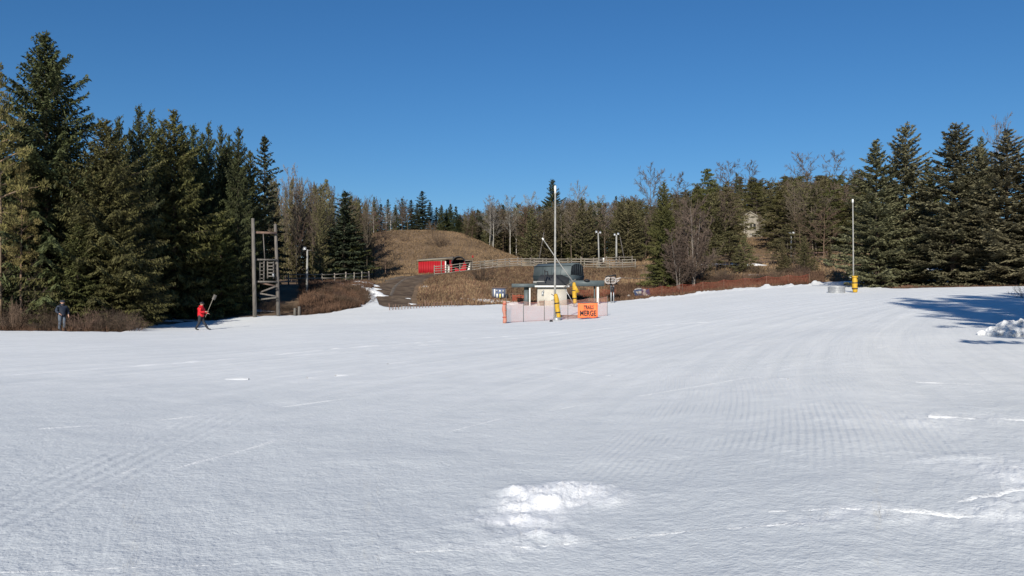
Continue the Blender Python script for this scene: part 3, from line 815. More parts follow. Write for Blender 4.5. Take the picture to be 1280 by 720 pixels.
# bare woods behind the tower and the left fence
for a in [
 ('fir', 429, 239, 97, 'dark full conifer standing right of the lamp pole at the mound foot', 32, None, 1),
 ('olive_spruce', 433, 262, 99, 'dark spruce merged behind the full conifer beside the mound', 30, None, 0),
 ('red_bare', 468, 268, 105, 'reddish bare tree between the dark conifer and the grassy mound', 24, None, 2),
 ('red_bare', 482, 282, 104, 'low reddish bare tree at the left foot of the grassy mound', 18, None, 5),
 ('pale_bare', 362, 212, 118, 'tall pale bare tree right beside the lone dark conifer', 20, None, 1),
 ('pale_bare', 375, 226, 112, 'pale bare tree over the lamp pole left of the mound', 20, None, 4),
 ('cedar', 374, 240, 108, 'brown cedar behind the lamp pole', 18, None, 0),
 ('cedar', 396, 234, 112, 'brown cedar between the lamp pole and the full dark conifer', 20, None, 1),
 ('pine', 408, 226, 135, 'small pine crown showing above the bare trees left of the mound', 14, None, 2),
]: tree(*a)
for i in range(84):
    px = random.uniform(338, 462); d = random.uniform(104 if 402 < px < 456 else 94, 138)
    top = np.interp(px, [335, 360, 400, 440, 465], [222, 224, 232, 246, 252]) + abs(random.gauss(0, 14))
    k = random.choice(['bare', 'red_bare', 'bare', 'cedar', 'bare'])
    w_ = 'left of the lamp pole' if px < 380 else 'right of the lamp pole' if px < 420 else 'around the dark full conifer'
    tree(k, px, top, d, ('brown cedar' if k == 'cedar' else 'thin bare brown tree') + ' behind the left rail fence ' + w_, random.uniform(8, 13), ('cedars' if k == 'cedar' else 'bare trees') + ' behind the left fence ' + w_)
for i in range(7):
    tree('fir', random.uniform(350, 420), random.uniform(255, 285), random.uniform(120, 140), 'dark fir half hidden in the bare woods behind the left fence', None, 'firs hidden in the bare woods on the left')

# conifers along the top of the mound
ORD = ['first', 'second', 'third', 'fourth', 'fifth', 'sixth', 'seventh', 'eighth', 'ninth', 'tenth', 'eleventh', 'twelfth', 'thirteenth', 'fourteenth', 'fifteenth', 'sixteenth', 'last']
MT = [(447, 248), (458, 252), (468, 246), (476, 255), (485, 249), (494, 256), (503, 248), (514, 250), (521, 254), (528, 239), (537, 253), (545, 259), (551, 256), (558, 261), (563, 255), (570, 258), (574, 268)]
for i, (px, top) in enumerate(MT):
    if px == 528: tree('fir', px, top, 162, 'tallest of the dark firs along the mound top', 15, None, 0)
    else: tree(random.choice(['fir', 'fir', 'spruce']), px, top, random.uniform(158, 176), ORD[i] + ' fir from the left in the row along the mound top', random.uniform(8, 12), 'firs along the mound top')
for i in range(16):
    px = random.uniform(440, 515)
    tree(random.choice(['bare', 'pale_bare', 'red_bare']), px, random.uniform(250, 272), random.uniform(152, 172), 'bare tree among the firs on the mound top', random.uniform(9, 13), 'bare trees on the mound top')

# centre woods
for a in [
 ('spruce', 692, 224, 150, 'pointed spruce rising behind the tall pole over the centre woods', 24, None, 1),
 ('fir', 597, 262, 165, 'small dark fir at the right end of the mound', 9, None, 2),
 ('fir', 633, 267, 165, 'small dark fir between two pale bare trees', 9, None, 1),
 ('fir', 657, 258, 168, 'dark fir tip left of the pointed spruce', 8, None, 0),
 ('pale_bare', 612, 246, 150, 'tall pale bare tree with white trunk right of the mound', 17, None, 0),
 ('pale_bare', 617, 252, 149, 'second pale white trunk right of the mound, close to the tallest', 14, None, 2),
 ('pale_bare', 638, 247, 146, 'forked pale tree above the mound foot left of the tall pole', 16, None, 1),
 ('pale_bare', 663, 246, 165, 'pale bare crown just left of the pointed spruce', 14, None, 5),
 ('pale_bare', 722, 236, 165, 'tall pale bare crown right of the pointed spruce', 17, None, 5),
 ('fir', 738, 251, 158, 'dark fir between the pointed spruce and the lamp poles', 12, None, 0),
 ('fir', 751, 256, 160, 'second dark fir above the left lamp pole', 10, None, 1),
 ('fir', 770, 245, 165, 'dark fir tip above the right lamp pole', 10, None, 2),
 ('olive_spruce', 722, 292, 128, 'bright olive cedar shaped spruce behind the barrel roofed machine house', 17, None, 1),
 ('olive_spruce', 716, 262, 140, 'olive spruce right behind the pointed spruce', 18, None, 2),
 ('cedar', 706, 268, 138, 'brown cedar behind the tall pole', 18, None, 0),
 ('red_bare', 590, 282, 146, 'orange brown bushy tree on the right shoulder of the mound', 16, None, 2),
 ('red_bare', 583, 286, 144, 'low orange brown tree at the crest end of the mound', 12, None, 4),
 ('bare', 812, 216, 160, 'round topped tall bare tree left of the narrow dark conifer', 26, None, 5),
 ('bare', 846, 220, 162, 'tall bare tree behind the narrow dark conifer', 26, None, 2),
]: tree(*a)
def sky_c(px):
    return np.interp(px, [575, 600, 640, 680, 720, 760, 800, 830, 880, 930, 980, 1020, 1060, 1100, 1300],
                     [272, 262, 258, 262, 254, 256, 250, 246, 232, 226, 222, 218, 220, 215, 210])
FAR = []
for i in range(225):
    px = random.uniform(576, 800); d = random.uniform(122, 172)
    if px < 652: d = random.uniform(150, 178)
    top = sky_c(px) + abs(random.gauss(0, 11)) - 3 - 4 * (random.random() < .2)
    k = random.choice(['bare', 'bare', 'red_bare', 'cedar', 'cedar', 'bare', 'fir', 'cedar', 'bare', 'pale_bare'])
    lab = {'bare': 'thin bare brown tree in the centre woods behind the lane', 'red_bare': 'thin bare brown tree in the centre woods behind the lane',
           'pale_bare': 'pale thin bare tree in the centre woods behind the lane', 'cedar': 'brown winter cedar in the centre woods behind the lane', 'fir': 'dark fir in the centre woods behind the lane'}[k].replace('in the centre woods behind the lane', '' + ('by the right shoulder of the mound' if px < 652 else 'behind the tall pole' if px < 725 else 'behind the two lamp posts'))
    tree(k, px, top, d, lab, None, lab.replace('tree', 'trees').replace('thin ', ''))

# right woods
for a in [
 ('olive_spruce', 829, 227, 95, 'narrow dark conifer standing behind the rock heap', 24, None, 0),
 ('olive_spruce', 836, 262, 94, 'olive spruce at the right foot of the narrow dark conifer', 24, None, 1),
 ('multi', 866, 252, 92, 'wide many stemmed bare tree right of the narrow dark conifer', 44, None, 0),
 ('multi', 848, 292, 91, 'smaller many stemmed bare tree leaning over the red net', 30, None, 1),
 ('olive_pine', 884, 214, 132, 'high round topped green pine over the right woods', 30, None, 0),
 ('olive_pine', 872, 232, 126, 'green pine leaning on the left side of the high round pine', 24, None, 1),
 ('layer_pine', 906, 236, 128, 'brown layered pine right of the high round pine', 30, None, 2),
 ('layer_pine', 912, 290, 104, 'low layered pine above the red net left of the house', 34, None, 0),
 ('layer_pine', 940, 226, 158, 'brown pine crown rising behind the pale house', 30, None, 1),
 ('olive_pine', 978, 240, 128, 'green pine right of the pale house', 28, None, 2),
 ('layer_pine', 985, 282, 108, 'low brown pine in front of the right end of the fence', 26, None, 0),
 ('olive_pine', 1018, 238, 134, 'yellowish pine between the green pine and the bare trees', 24, None, 1),
 ('layer_pine', 962, 228, 165, 'brown pine top on the hill crest behind the house', 26, None, 1),
 ('fir', 921, 216, 190, 'tiny pointed fir standing out on the hill crest', 7, None, 2),
 ('fir', 951, 226, 195, 'second tiny pointed fir on the hill crest', 7, None, 0),
 ('olive_pine', 982, 222, 175, 'olive round pine on the crest of the hill', 16, None, 0),
 ('bare', 932, 262, 138, 'thin bare tree right in front of the pale house', 14, None, 0),
 ('bare', 950, 270, 134, 'bare tree over the right corner of the pale house', 7, None, 3),
 ('layer_pine', 920, 262, 140, 'brown pine covering the left half of the pale house', 12, None, 0),
 ('bare', 912, 206, 200, 'bare crown on the crest left of the tiny pointed fir', 22, None, 5),
 ('bare', 936, 205, 200, 'bare crown on the crest right of the tiny pointed fir', 22, None, 2),
 ('bare', 1006, 196, 190, 'tall bare crown on the crest left of the highest bare tree', 22, None, 5),
 ('bare', 1043, 193, 185, 'highest bare tree on the crest near the right spruces', 24, None, 4),
 ('red_bare', 1002, 268, 108, 'brown bare tree left of the slim snow lance', 26, None, 3),
 ('red_bare', 1030, 262, 105, 'brown bare tree close to the slim snow lance', 24, None, 1),
]: tree(*a)
for i in range(185):
    px = random.uniform(800, 1085); d = random.uniform(118, 205)
    top = sky_c(px) + abs(random.gauss(0, 12)) - 6 + (205 - d) * .18
    if 912 < px < 972 and d < 152: continue
    k = random.choice(['bare', 'layer_pine', 'layer_pine', 'layer_pine', 'bare', 'cedar', 'olive_pine', 'bare', 'olive_pine'])
    lab = {'bare': 'bare brown tree in the hillside woods on the right', 'red_bare': 'bare brown tree in the hillside woods on the right', 'cedar': 'brown cedar in the hillside woods on the right',
           'layer_pine': 'brown pine in the hillside woods on the right', 'olive_pine': 'green pine in the hillside woods on the right'}[k].replace('in the hillside woods on the right', 'on the hillside ' + ('behind the narrow dark conifer' if px < 860 else 'around the high round pine' if px < 920 else 'around the pale house' if px < 990 else 'left of the slim lance'))
    tree(k, px, top, d, lab, None, lab.replace('tree', 'trees'))
for i in range(22):
    px = random.uniform(870, 1060); d = random.uniform(98, 106)
    if 930 < px < 950: continue
    tree(random.choice(['layer_pine', 'cedar', 'bare', 'red_bare']), px, random.uniform(295, 325), d, 'low brown growth between the red net and the right fence', None, 'low trees between the red net and the right fence')

# big spruces on the right
for a in [
 ('blue_spruce', 1096, 176, 76, 'left most of the big right spruces, directly behind the slim snow lance', 46, None, 0),
 ('blue_spruce', 1131, 156, 79, 'tall spruce with the upturned top, second from the slim snow lance', 44, None, 1),
 ('blue_spruce', 1190, 154, 73, 'perfectly pointed spruce standing alone in the right group', 56, None, 2),
 ('blue_spruce', 1218, 182, 86, 'spruce behind the gap right of the pointed spruce', 40, None, 1),
 ('blue_spruce', 1258, 164, 70, 'bulky spruce nearest the right border of the photo', 58, None, 0),
 ('blue_spruce', 1306, 168, 69, 'spruce cut off by the right border of the photo', 55, None, 2),
 ('blue_spruce', 1152, 235, 84, 'shorter spruce filling between the tall one and the pointed one', 34, None, 2),
 ('pale_bare', 1246, 158, 112, 'bare crown showing above the bulky right spruce', 20, None, 5),
 ('olive_spruce', 1162, 200, 108, 'dim spruce behind the gap between the tall and the pointed spruce', 30, None, 1),
 ('olive_spruce', 1228, 170, 104, 'dim conifer top left of the bulky right spruce', 24, None, 0),
]: tree(*a)
for i in range(14):
    px = random.uniform(1090, 1320)
    tree(random.choice(['spruce', 'bare', 'layer_pine', 'olive_spruce']), px, random.uniform(212, 262), random.uniform(98, 135), 'dim tree in the woods behind the big right spruces', None, 'trees behind the big right spruces')

# trees just outside the frame on the right; their shade falls across the snow
for i in range(36):
    row, q_ = divmod(i, 12)
    tx = 21.0 + q_ * 2.1 + row * 2.0; ty = 44.0 + 6.0 * (1 - math.exp(-q_ / 2.0)) - row * 4.0 + random.uniform(-.4, .4); L_h = 41 - row * 3.6
    kd = 'olive_pine' if row < 2 and q_ % 2 else 'big_spruce'; k = (.5 if q_ == 0 else .8 if q_ < 3 else .95) if row == 0 else (.4 if q_ == 0 else .55 if q_ < 3 else .9)
    if kd == 'big_spruce': k *= .82
    x, y = tx - SUN_U[0] * L_h, ty - SUN_U[1] * L_h; h = L_h * math.tan(SUN_EL) + gz(tx, ty) - gz(x, y)
    tm, cm, H0, R0 = KIND[kd][i % len(KIND[kd])]
    nm, ct = NAMES[kd]
    t = thing(nm, ct + ' beyond the right border whose shade lies on the snow', ct, (x, y, gz(x, y)), i * 1.3, ct + 's beyond the right border', (k, k, h / H0))
    link('trunk', tm, t); link('crown', cm, t)

# ------------------------------------------------------------------ undergrowth
def bush(px, d, h, w, label, group=None, red=False, name='bare_shrub'):
    me = random.choice(SHRUBR if red else SHRUB)
    t = thing(name, label, 'shrub', at(px, d, -.05), random.uniform(0, 6.28), group, (w / 1.3, w / 1.3, h / 2.2))
    link('stems', me, t); return t
bush(603, 97, 2.6, 2.0, 'grey bare shrub on the bank left of the notice board')
bush(598, 98, 1.8, 1.5, 'lower bare shrub on the bank beside the grey one')
bush(541, 146, 2.6, 1.2, 'thin reddish bush at the crest of the mound', red=True)
bush(612, 131, 1.2, 1.6, 'low brown bush at the right foot of the mound')
bush(506, 139, 1.0, 1.2, 'small bush on the left face of the mound')
bush(572, 128, .9, 1.1, 'small bush above the arched doorway')
bush(548, 137, 3.4, 2.6, 'round dark bare shrub high on the face of the mound', red=True)
for i in range(60):
    px = random.uniform(-30, 165); d = random.uniform(46.5, 51)
    if 66 < px < 92 and d < 48.5: d += 2.5
    bush(px, d, random.uniform(.7, 2.2) * (1 if px < 70 else .75), random.uniform(.8, 1.5), 'brown bare shrub at the snow edge below the left woods', 'brown shrubs at the left snow edge', i % 2 == 0)
for i in range(56):
    px = random.uniform(382, 462); d = random.uniform(float(np.interp(px, [382, 462], [69.5, 78.5])), 86)
    bush(px, d, random.uniform(.5, 1.1), random.uniform(.8, 1.3), 'low reddish brush on the bank between the lamp pole and the dirt road', 'reddish brush on the left bank', True)
for i in range(30):
    px = random.uniform(800, 1020); d = random.uniform(89, 100)
    bush(px, d, random.uniform(.8, 2.0), random.uniform(.9, 1.8), 'brown shrub behind the red net under the right woods', 'shrubs behind the red net', i % 2 == 0)
for i in range(16):
    px = random.uniform(260, 372); d = random.uniform(66, 74)
    bush(px, d, random.uniform(.4, 1.2), random.uniform(.8, 1.4), 'shaded shrub on the dark bank behind the tower', 'shaded shrubs behind the tower', True)
for i in range(14):
    px = random.uniform(1095, 1280); d = random.uniform(72, 84)
    bush(px, d, random.uniform(.4, .9), random.uniform(.6, 1.2), 'low twiggy growth under the big right spruces', 'twiggy growth under the right spruces', True)

def tufts(name, label, n, m, sampler, hmin, hmax, nb=5, wid=.05):
    rng = np.random.default_rng(len(name) + n)
    P = sampler(rng, n); n = len(P); z = ground(P[:, 0], P[:, 1])
    b = np.c_[P, z]; k = nb
    az = rng.uniform(0, 6.283, (n, k)); le = rng.uniform(.25, 1.0, (n, k)); h = rng.uniform(hmin, hmax, (n, 1)) * rng.uniform(.6, 1.1, (n, k))
    o = np.stack([np.cos(az), np.sin(az), np.zeros_like(az)], -1); sd = np.stack([-o[..., 1], o[..., 0], o[..., 2]], -1)
    r0 = b[:, None, :] + o * .08; tip = b[:, None, :] + o * (h * le)[..., None]; tip[..., 2] += h
    V = np.stack([r0 - sd * wid, r0 + sd * wid, tip], 2).reshape(-1, 3); V[..., 2] -= .0
    T = np.arange(n * k * 3).reshape(-1, 3)
    sh = np.repeat(np.clip(.5 + .8 * fbm(P[:, 0] / 5, P[:, 1] / 5, 9, 3) + rng.normal(size=n) * .15, 0, 1), k * 3)
    g = Geo(); g.add(V, None, T, sh)
    return tag(link(name, g.mesh(name, m)), label, kind='stuff')
ROADP = np.array([(X(p, d), d) for p, d in ROAD])
def off_road(P, w=2.6):
    best = np.full(len(P), 1e9)
    for a, b in zip(ROADP[:-1], ROADP[1:]):
        ab = b - a; t = np.clip(((P - a) @ ab) / (ab @ ab), 0, 1)
        best = np.minimum(best, np.linalg.norm(P - (a + t[:, None] * ab), axis=1))
    return P[best > w]
def samp(px0, px1, d0, d1):
    def f(rng, n):
        px = rng.uniform(px0, px1, n); d = np.sqrt(rng.uniform(d0 ** 2, d1 ** 2, n))
        ok = d > snow_edge(px) + .3
        return off_road(np.stack([X(px, d), d], -1)[ok])
    return f
tufts('dry_grass', 'tan dry grass on the mound and the roadside banks', 44000, M['grass'], samp(450, 800, 79, 152), .10, .36, 4, .035)
tufts('dry_grass', 'tan dry grass under the right woods', 12000, M['grass'], samp(780, 1100, 84, 165), .12, .42)
tufts('dead_brush', 'reddish dead brush on the bank left of the dirt road', 7000, M['brush'], samp(375, 470, 68, 92), .25, .75, 6, .03)
tufts('dead_brush', 'reddish dead weeds along the snow edge by the red net', 9000, M['brush'], samp(760, 1030, 84, 97), .2, .6, 6, .03)
tufts('dead_brush', 'brown leaf litter and weeds below the left woods', 7000, M['brush'], samp(-60, 175, 46, 60), .1, .5, 6, .03)
tufts('dead_brush', 'reddish weeds scattered over the bank in front of the lane', 6000, M['brush'], samp(515, 800, 79, 108), .12, .45, 5, .04)
tufts('dead_brush', 'brown litter under the big right spruces', 5000, M['brush'], samp(1090, 1330, 64, 90), .05, .22, 5, .04)

# ------------------------------------------------------------------ fences
POST = Geo(); POST.box((0, 0, .62), (.13, .13, 1.45)); POSTM = POST.mesh('post', M['wood_fence'])
RAIL = Geo(); RAIL.box((0, .5, 0), (.05, 1.0, .10)); RAILM = RAIL.mesh('rail', M['wood_fence'])
POSTB = POSTM.copy(); POSTB.materials[0] = M['wood_brown']; RAILB = RAILM.copy(); RAILB.materials[0] = M['wood_brown']
def rail_fence(pts, n, label, zs=(.35, .75, 1.15), brown=False, h=1.0, side=-1):
    P = [at(*p) for p in pts]; cum = [0]
    for a, b in zip(P[:-1], P[1:]): cum.append(cum[-1] + (b - a).length)
    pos = []
    for i in range(n):
        u = cum[-1] * i / (n - 1)
        x = np.interp(u, cum, [p.x for p in P]); y = np.interp(u, cum, [p.y for p in P]); pos.append(Vector((x, y, gz(x, y))))
    t = thing('rail_fence', label, 'fence', pos[0])
    for i, p in enumerate(pos):
        link('post', POSTB if brown else POSTM, t, p - pos[0], (random.gauss(0, .02), random.gauss(0, .02), 0), (1, 1, h * random.uniform(.96, 1.05)))
    for a, b in zip(pos[:-1], pos[1:]):
        for z in zs:
            A = a + Vector((0, side * .11, z * h + random.gauss(0, .02))); B = b + Vector((0, side * .11, z * h + random.gauss(0, .02))); dv = B - A
            link('rail', RAILB if brown else RAILM, t, A - pos[0], dv.to_track_quat('Y', 'Z').to_euler(), (1, dv.length * .985, 1))
    return t
rail_fence([(296, 86), (360, 86.5), (400, 87.5), (430, 90.5), (461, 96)], 11, 'grey rail fence along the lane behind the tower')
rail_fence([(543, 106.5), (580, 107.5), (660, 109.5), (720, 109.5), (794, 108.5)], 17, 'front rail fence running from the red shed behind the lift hut', (.3, .62, .94, 1.25))
rail_fence([(600, 117.5), (660, 118.2), (720, 117.5), (790, 116.5)], 13, 'rear rail fence on the far side of the lane', (.35, .75, 1.15), h=1.05)
rail_fence([(835, 110), (890, 109.5), (940, 109.5), (1000, 110.5), (1050, 112)], 13, 'brown rail fence in front of the pale house', (.3, .75, 1.2), True, 1.05)

# ------------------------------------------------------------------ nets
def net(pts, h, label, name, m, stake_m, n_st, cell=.075, cord=.012, sag=.06, base=.05, lean=0.0, stake_h=None, top_rail=True, group=None, snow=True):
    zf = sz if snow else gz
    P = [Vector((x, y, zf(x, y))) for x, y in pts]; cum = [0]
    for a, b in zip(P[:-1], P[1:]): cum.append(cum[-1] + (b - a).length)
    L = cum[-1]; o = P[0]
    def pos(u, v):
        x = np.interp(u, cum, [p.x for p in P]); y = np.interp(u, cum, [p.y for p in P]); z = np.interp(u, cum, [p.z for p in P])
        bay = (u / L * (n_st - 1)) % 1.0
        return np.array([x - o.x, y - o.y + lean * v + .03 * math.sin(u * 3 + v * 4), z - o.z + base + v - sag * math.sin(math.pi * bay) * (.4 + v / h)])
    t = thing(name, label, 'fence', o, group=group)
    g = Geo(); nh = int(h / cell)
    us = np.arange(0, L + .001, max(.25, cell * 2))
    for i in range(nh + 1):
        w = cord * (2.2 if i in (0, nh) and top_rail else 1)
        g.tube(np.array([pos(u, h * i / nh) for u in us]), w / 2, 3, cap=False)
    for i in range(int(L / cell) + 1):
        g.tube(np.array([pos(i * cell, h * q) for q in (0, .5, 1)]), cord / 2, 3, cap=False)
    part('net', g, m, t)
    for i in range(n_st):
        u = L * i / (n_st - 1); a = pos(u, -base - .2); b = pos(u, (stake_h or h) + .05); b[:2] = a[:2] + (b[:2] - a[:2]) * .5
        s = Geo(); s.tube(np.array([a, b]), .022, 6); part('stake', s, stake_m, t)
    return t
net([hit(631, 403.5), hit(660, 402), hit(694, 400.2), hit(722, 398.5), hit(759, 394.5)], 1.32, 'orange safety net stretched in front of the lift hut', 'safety_net', M['net'], M['wood_grey'], 6, .07, .0095)
# rolled up end of the net
x, y = hit(631, 404)
t = thing('net_roll', 'bundled upright roll of orange net at the left end of the safety net', 'net roll', (x - .02, y - .12, sz(x, y)))
g = Geo(); zz = np.linspace(0, 1.42, 12)
g.tube(np.c_[.03 * np.sin(zz * 5), .02 * np.cos(zz * 4), zz], .115 + .02 * np.sin(zz * 9), 9); part('bundle', g, mat('faded_net_bundle', (.52, .22, .16), .8, (.42, .20, .15), 9, bump=.03, bscale=14), t)
for z in (.35, .8, 1.2):
    g = Geo(); g.lathe((0, 0, z), [(.125, 0), (.145, .02), (.145, .05), (.125, .07)], 9); part('tie', g, M['netred'], t)
g = Geo(); g.tube([(0.12, 0, -.1), (.12, 0, 1.75)], .025, 6); part('stake', g, M['wood_grey'], t)
# red nets on the bank
def bank(pxs, off): return [(X(p, float(snow_edge(p)) + off), float(snow_edge(p)) + off) for p in pxs]
net(bank([802, 840, 880, 920, 960, 1000, 1012], 2.0), 1.1, 'red orange net along the snow edge below the right woods', 'safety_net', M['netred'], M['wood_brown'], 9, .12, .012, .14, snow=False)
net(bank([722, 750, 770], 4.0), .8, 'low red net on the bank right of the lift hut', 'safety_net', M['netred'], M['wood_brown'], 4, .1, .014, .1, snow=False)
net(bank([640, 658], 1.2), .7, 'short red net panel beside the dark picnic table', 'safety_net', M['netred'], M['wood_brown'], 3, .07, .03, .06, snow=False)
# low slat fence at the foot of the road
P = [at_snow(487, 72.5), at_snow(530, 75), at_snow(572, 77.5)]
t = thing('snow_fence', 'low dark picket barrier across the foot of the dirt road', 'fence', P[0])
N_ = 24
for i in range(N_):
    u = i / (N_ - 1); p = (P[0].lerp(P[1], u * 2) if u < .5 else P[1].lerp(P[2], u * 2 - 1)); p.z = sz(p.x, p.y)
    g = Geo(); hh = random.uniform(.38, .55) * (1.35 if i % 6 == 0 else 1); g.box((0, 0, hh / 2 - .1), (.06, .04, hh + .2)); part('picket', g, M['wood_brown'], t, loc=p - P[0], rot=(random.gauss(0, .08), random.gauss(0, .12), 0))
for z in (.14, .36):
    g = Geo(); g.tube([(0, .04, z)] + [tuple((P[1] - P[0]) + Vector((0, .04, z)))] + [tuple((P[2] - P[0]) + Vector((0, .04, z)))], .014, 4); part('wire', g, M['black'], t)

# ------------------------------------------------------------------ log tower on the left
d = 63.0; b1 = at_snow(318.5, d); b2 = at_snow(347.5, d + 1.2)
t = thing('log_tower', 'tall grey twin pole tower with crossbeams and zigzag boards at the shaded bank', 'tower', b1)
o = b1
def loc(px, row, dd=d): return np.array([X(px, dd) - o.x, dd - o.y, Zrow(row, dd) - o.z])
g = Geo(); g.tube([loc(318.8, 405), loc(317.5, 345), loc(316, 273)], [.165, .145, .12], 10); part('pole', g, M['wood_grey'], t, True)
g = Geo(); g.tube([loc(348, 402, d + 1.2), loc(346.5, 340, d + 1.2), loc(344, 280, d + 1.2)], [.155, .135, .11], 10); part('pole', g, M['wood_grey'], t, True)
for r, w in ((290.5, .17), (324.5, .13), (352, .13)):
    g = Geo(); g.beam(loc(318, r, d + .22), loc(346, r + (.3 if r > 300 else .8), d + 1.0), .10, w); part('crossbeam', g, M['wood_brown'] if r < 300 else M['wood_grey'], t)
for a, b in (((323, 353), (344.5, 357.5)), ((344.5, 358), (323.5, 366)), ((323.5, 366.5), (345.5, 370.5)), ((345.5, 372), (324, 374.5))):
    g = Geo(); g.beam(loc(*a, d + .6), loc(*b, d + .75), .05, .12); part('zigzag_board', g, M['wood_brown'] if a[1] < 355 else M['wood_grey'], t)
for px in (325, 330.2):
    g = Geo(); g.beam(loc(px, 326, d + .62), loc(px - .4, 351, d + .62), .08, .1); part('ladder_rail', g, M['wood_grey'], t)
for k in range(5):
    g = Geo(); r = 329 + k * 4.7; g.beam(loc(325, r, d + .56), loc(330, r, d + .56), .05, .06); part('rung', g, M['wood_grey'], t)
for px in (334.5, 342):
    g = Geo(); g.beam(loc(px, 327, d + .72), loc(px, 348, d + .72), .07, .09); part('ladder_rail', g, M['wood_grey'], t)
for k in range(5):
    g = Geo(); r = 328.5 + k * 4.2; g.box(loc(338.2, r, d + .66), (.46, .05, .10)); part('rung', g, M['wood_grey'], t)
g = Geo(); g.beam(loc(329, 292, d + .5), loc(331, 325, d + .6), .06); part('strut', g, M['wood_grey'], t)
g = Geo(); g.box(loc(341.5, 344, d + .6), (.14, .12, .26)); part('control_box', g, M['metal'], t)
for i, (px, top) in enumerate(((368.5, 385.5), (373.8, 383.5))):
    dd = 66; p = at_snow(px, dd); h = Zrow(top, dd) - p.z
    g = Geo(); g.tube([(0, 0, -.2), (0.01, 0, h)], [.12, .11], 10); g.lathe((0, 0, h), [(.11, 0), (.09, .03), (0.001, .04)], 10)
    o_ = tag(link('bollard', g.mesh('bollard', M['wood_grey'], False), None, p), ('shorter' if i == 0 else 'taller') + ' of the two short wooden posts right of the tower', 'post', 'short wooden posts by the tower')

# ------------------------------------------------------------------ lamp poles
def lamp_post(px, d, top, label, r=.09, heads=((-.28, .1), (.28, .0)), wood=True, lean=0.0):
    p = at(px, d); h = Zrow(top, d) - p.z
    t = thing('lamp_post', label, 'lamp post', p)
    g = Geo(); g.tube([(0, 0, -.3), (lean * .5, 0, h / 2), (lean, 0, h)], [r * 1.15, r, r * .8], 9); part('pole', g, M['polepaint'] if wood else M['metal'], t, True)
    g = Geo(); g.beam((lean - .42, 0, h - .12), (lean + .42, 0, h - .06), .06, .08); part('crossarm', g, M['wood_grey'], t)
    for hx, hz in heads:
        g = Geo(); m_ = Matrix.Rotation(-.5, 4, 'X'); g.box((lean + hx, -.12, h + hz + .06), (.34, .20, .26), m_, taper=.75); hd = part('lamp_head', g, M['metal'], t)
        g = Geo(); g.box((lean + hx, -.235, h + hz + .0), (.27, .02, .2), m_); part('lens', g, M['lens'], hd)
    return t
lamp_post(749, 117, 291, 'left of the two lamp posts behind the fences above the lift hut', .11, lean=-.15)
lamp_post(770.5, 117, 293.5, 'right lamp post of the pair, above the end of the fences', .14, heads=((-.26, -.02), (.24, .1)))
lamp_post(383.5, 78, 312, 'pale lamp pole on the bank right of the log tower', .10, heads=((-.22, .05),), lean=.05)
lamp_post(989, 114, 291, 'white lamp pole in front of the pines right of the pale house', .10, heads=((-.25, 0), (.25, 0)))
# thin leaning poles behind the hut
for px0, r0, px1, r1, d_, lab in ((672, 330, 680, 290, 121, 'thin leaning grey pole between the pale trees and the tall pole'), (782, 324, 775, 296, 121, 'thin leaning brace pole right of the right lamp post')):
    g = Geo(); a = at(px0, d_, -.3); b = Vector((X(px1, d_), d_, Zrow(r1, d_))) - a
    g.tube([(0, 0, 0), tuple(b)], [.08, .06], 7)
    tag(link('leaning_pole', g.mesh('leaning_pole', M['wood_grey'], True), None, a), lab, 'pole')

# ------------------------------------------------------------------ red shed with the arch
d = 115.0
def put_box(t, name, o, px0, px1, r0, r1, dd, depth, m, **k):
    g = Geo(); x0, x1 = X(px0, dd), X(px1, dd); z0, z1 = Zrow(r1, dd), Zrow(r0, dd)
    g.box(((x0 + x1) / 2 - o.x, dd + depth / 2 - o.y, (z0 + z1) / 2 - o.z), (x1 - x0, depth, z1 - z0)); return part(name, g, m, t)
o = Vector((X(523, d), d, Zrow(343, d)))
t = thing('red_shed', 'long red board shed with black arched doorway at the mound foot', 'shed', o)
W = X(557.5, d) - X(523, d); zt = Zrow(326.5, d) - o.z; z0 = -.5
g = Geo(); g.box((W / 2, 2.6, (zt + z0) / 2), (W, .1, zt - z0)); g.box((.05, 1.3, (zt + z0) / 2), (.1, 2.5, zt - z0)); part('wall', g, M['red'], t)
nb_ = 16
BD = Geo(); BD.box((0, 0, 0), (W / nb_ - .03, .06, zt - z0)); BDM = BD.mesh('board', M['red'])
for i in range(nb_):
    link('board', BDM, t, (W * (i + .5) / nb_, .02 + random.uniform(-.012, .012), (zt + z0) / 2))
g = Geo(); g.box((W / 2, .055, (zt + z0) / 2), (W, .03, zt - z0 - .02)); part('backing', g, M['red_dark'], t)
g = Geo(); rt = Zrow(323.5, d) - o.z; Wr = X(588, d) - o.x
P = [(-.15, -.25, zt), (W * .3, -.25, rt), (Wr * .80, -.25, rt + .08)]
g.add(np.array([(-.2, -.25, zt + .0), (X(566, d) - o.x, -.25, rt - .02), (X(566, d) - o.x, 2.9, rt + .35), (-.2, 2.9, zt + .3),
                (-.2, -.25, zt + .14), (X(566, d) - o.x, -.25, rt + .14), (X(566, d) - o.x, 2.9, rt + .5), (-.2, 2.9, zt + .45)]),
      [[0,3,2,1],[4,5,6,7],[0,1,5,4],[1,2,6,5],[2,3,7,6],[3,0,4,7]]); part('roof', g, M['roof'], t)
put_box(t, 'corner_post', o, 551, 552.2, 325, 343, d - .12, .1, M['roof'])
put_box(t, 'pale_post', o, 556.2, 557.6, 326.5, 343, d - .05, .12, M['white'])
put_box(t, 'door_jamb', o, 560.3, 562, 333, 343, d + .1, .12, M['white'])
put_box(t, 'wall', o, 561.8, 565.5, 325.2, 344, d + .05, .12, M['red_dark'])
put_box(t, 'back_wall', o, 557, 589, 324.6, 345, d + 2.6, .1, M['black'])
